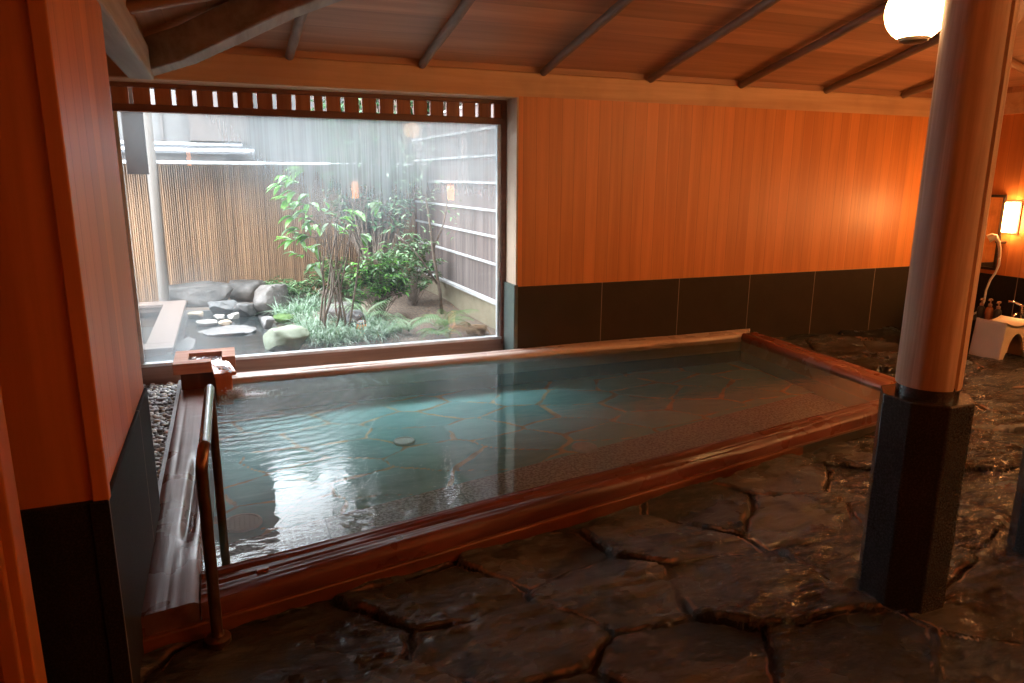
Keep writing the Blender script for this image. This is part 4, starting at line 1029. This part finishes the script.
# shrub builder
def shrub(name, cx, cy, rx, ry, zb_, zt, nb_, nl, mat, ll, lw, label, cat='shrub', leafmat2=None, stemr=.004, droop=.35, dens=1.0):
    root = empty(name, (cx, cy, 0)); tag(root, label, cat); ms = MB(); mf = MB(); mf2 = MB()
    for k in range(nb_):
        th = rd.uniform(0, 6.283); rr = math.sqrt(rd.random()); e = Vector((cx+rx*rr*math.cos(th), cy+ry*rr*math.sin(th), zb_+(zt-zb_)*rd.uniform(.1, 1)*(1-.35*rr*rr)))
        b = Vector((cx+rd.uniform(-.05, .05), cy+rd.uniform(-.05, .05), 0)); mid = b.lerp(e, .5)+Vector((rd.uniform(-.05, .05), 0, .05))
        ms.tube([b, mid, e], [stemr, stemr*.7, stemr*.35], 5)
        for q in range(nl):
            p = mid.lerp(e, rd.uniform(.35, 1.05)); leaf(mf if rd.random() < .7 or not leafmat2 else mf2, p, rdir(-.2, .75), ll*rd.uniform(.7, 1.2), lw*rd.uniform(.8, 1.2), droop)
    ms.build('stems', STEM, root); mf.build('foliage', mat, root, smooth=True)
    if leafmat2: mf2.build('foliage', leafmat2, root, smooth=True)
    return root
shrub('evergreen_shrub', 1.50, 7.7, .34, .30, .12, .84, 62, 15, L_DARK, .10, .033, 'dense evergreen shrub with narrow leaves right of the young tree', leafmat2=L_BRIGHT)
shrub('evergreen_shrub', 2.02, 8.3, .38, .4, .20, .92, 60, 14, L_DARK, .085, .038, 'evergreen shrub against the bark panel wall', leafmat2=L_PALE)
shrub('evergreen_shrub', 1.30, 8.9, .45, .3, .1, .66, 50, 14, L_DARK, .10, .03, 'low shrub at the foot of the bamboo fence behind the stems', leafmat2=L_FERN)
shrub('evergreen_shrub', .72, 8.75, .34, .3, .05, .42, 44, 14, L_DARK, .11, .025, 'low bushy plant between the big boulder and the fence', leafmat2=L_PALE)
shrub('background_tree', 1.70, 8.85, .62, .22, 1.05, 2.5, 110, 14, L_MIST, .10, .05, 'hazy leafy tree seen through the misted upper glass', 'tree', stemr=.014)
shrub('background_tree', 2.9, 11.2, 1.7, .7, 1.5, 6.3, 250, 22, L_MIST, .16, .09, 'dim tree beyond the bamboo fence, raised to screen the sky', 'tree', stemr=.02)  # crown made tall and dense to block sky reflected in the bath
# thin leaning tree on the right
tt = empty('slender_tree', (2.22, 7.9, 0)); tag(tt, 'slender leaning tree trunk before the bark panel wall', 'tree')
m = MB(); m.tube([(2.22, 7.75, -.02), (2.20, 7.75, .25), (2.14, 7.74, .6), (2.08, 7.72, 1.1), (2.0, 7.7, 1.6), (1.93, 7.7, 2.2)], [.022, .019, .016, .013, .010, .007], 9); m.build('trunk', STEM, tt, smooth=True)
m = MB(); m.tube([(2.17, 7.75, .33), (2.0, 7.74, .6), (1.85, 7.72, .78), (1.70, 7.7, .9)], [.014, .011, .008, .005], 7); m.tube([(2.12, 7.74, .7), (2.25, 7.72, 1.0), (2.3, 7.7, 1.3)], [.012, .008, .005], 7); m.build('branch', STEM, tt, smooth=True)
m = MB()
for k in range(190):
    p = Vector(rd.choice([(1.95, 7.7, 1.5), (1.85, 7.72, .85), (2.25, 7.7, 1.2), (2.0, 7.6, 1.8), (1.7, 7.6, 1.2)])) + Vector((rd.gauss(0, .15), rd.gauss(0, .12), rd.gauss(0, .15)))
    leaf(m, p, rdir(-.5, .4), rd.uniform(.04, .08), .026, .3)
m.build('foliage', L_PALE, tt, smooth=True)
# grass, litter
m = MB()
def clump(cx, cy, r_, n_, L, mi=0, ww=.006, m=None):
    for k in range(n_):
        th = rd.uniform(0, 6.28); q = r_*math.sqrt(rd.random()); blade(m, (cx+q*math.cos(th), cy+q*math.sin(th), -.01), rd.uniform(0, 6.28), L*rd.uniform(.7, 1.4), rd.uniform(.4, 1.5), ww*1.9, mi)
for cx, cy, r_, n_, L in ((.80, 6.62, .17, 360, .20), (1.02, 6.70, .15, 300, .20), (.66, 6.95, .15, 280, .18), (.90, 7.05, .2, 300, .2), (.72, 7.3, .18, 260, .2), (.62, 8.0, .2, 200, .25), (.80, 8.4, .25, 200, .3), (1.28, 6.75, .14, 200, .18), (1.45, 7.0, .15, 180, .16), (1.3, 7.25, .15, 160, .2)):
    clump(cx, cy, r_, n_, L, m=m)
o = m.build('mondo_grass', L_GRASS); tag(o, 'tufts of narrow green mondo grass around the young tree', 'grass', kind='stuff')
m = MB()
for k in range(1100):
    p = (rd.uniform(.6, 2.4), rd.uniform(6.2, 8.2), -.012+rd.uniform(0, .02)); d = rdir(-.1, .2); leaf(m, p, d, rd.uniform(.02, .045), rd.uniform(.008, .018), .1)
o = m.build('leaf_litter', L_LIT); tag(o, 'dry fallen leaves scattered on the garden soil', 'leaves', kind='stuff')
# ferns
def fern(name, cx, cy, n_, L, mat, label, lean=(.6, 1.2), cat='fern', zb_=0, dirs=None):
    root = empty(name, (cx, cy, 0)); tag(root, label, cat)
    for k in range(n_):
        th = dirs[k] if dirs else 6.283*k/n_+rd.uniform(-.3, .3); d = Vector((math.cos(th), math.sin(th), 0)); m = MB(); pts = []; ln = rd.uniform(*lean); Lk = L*rd.uniform(.75, 1.1)
        for q in range(9):
            t = q/8; a = ln*t*1.25; pts.append(Vector((cx, cy, zb_))+d*Lk*t*math.sin(.35+a)+Vector((0, 0, 1))*Lk*t*math.cos(.25+a*.95))
        m.tube(pts, [.0032-.0003*q for q in range(9)], 4)
        s_ = Vector((-d.y, d.x, 0))
        for q in range(1, 9):
            for z in (0, .5):
                i = min(q+z, 8); lo_ = int(i); p = pts[lo_].lerp(pts[min(lo_+1, 8)], i-lo_); ll = Lk*.27*math.sin(math.pi*(.12+.88*(1-(i/8))))*.9+.012
                for sg in (-1, 1): leaf(m, p, s_*sg+d*.35+Vector((0, 0, -.15)), ll, .009, .3)
        m.build('frond', mat, root)
    return root
fern('fern', 2.02, 6.95, 11, .34, L_FERN, 'green fern beside the plaster wall above the dry fronds')
fern('fern', 1.62, 6.85, 10, .32, L_PALE, 'pale green fern left of the wall fern', (.5, 1.1))
fern('fern', 1.30, 7.45, 9, .42, L_PALE, 'broad light green fern behind the stems', (.3, .8))
fern('fern', 1.85, 6.6, 9, .22, L_FERN, 'small fern low at the window sill')
fern('dry_fern', 2.12, 6.52, 12, .24, L_DRY, 'withered brown fern at the right corner of the window', (1.0, 1.6), zb_=.03)
rock(2.26, 6.62, -.02, .26, .2, .11, L_DRY, 'brown mound of dead leaves by the plaster wall', 71, .5, 0, 'leaf_mound', 'leaves')
pot = empty('orange_pot', (1.16, 6.87, 0)); tag(pot, 'small orange pot with white patch standing in the grass', 'pot')
m = MB(); m.lathe([(.035, 0), (.050, .03), (.055, .08), (.045, .12), (.038, .125), (.040, .14), (.030, .14)], (1.16, 6.87, -.01), 20); m.build('body', ORANGE, pot, smooth=True, auto=True)
m = MB(); m.lathe([(.046, .118), (.044, .135), (.02, .155), (.001, .158)], (1.16, 6.87, -.01), 18); m.build('lid', ROCKD, pot, smooth=True, auto=True)
m = MB(); m.tube([(1.185, 6.80, .04), (1.20, 6.80, .075)], [.016, .014], 8); m.build('white_patch', ROCKW, pot, smooth=True)


# ------------------------------------------------------------------ world and render look
w = bpy.data.worlds.new('sky'); bpy.context.scene.world = w; w.use_nodes = True
nt = w.node_tree; nt.nodes.clear(); n = N(nt)
bg = n('Background'); ow = n('OutputWorld')
tc = n('TexCoord').outputs['Generated']; cl = n.noise(tc, 2.5, 4)
bg.inputs['Strength'].default_value = 17
n.link(n.mix(cl, (.80, .90, 1.0), (.95, .98, 1.0)), bg.inputs[0]); n.link(bg.outputs[0], ow.inputs[0])
sc = bpy.context.scene
sc.view_settings.view_transform = 'Standard'; sc.view_settings.look = 'None'; sc.view_settings.gamma = 1; sc.view_settings.use_curve_mapping = False
sc.view_settings.exposure = 0.0
sc.cycles.max_bounces = 10; sc.cycles.diffuse_bounces = 5; sc.cycles.glossy_bounces = 5; sc.cycles.transparent_max_bounces = 24; sc.cycles.transmission_bounces = 6
sc.cycles.sample_clamp_indirect = 6.0; sc.cycles.caustics_reflective = False; sc.cycles.caustics_refractive = False
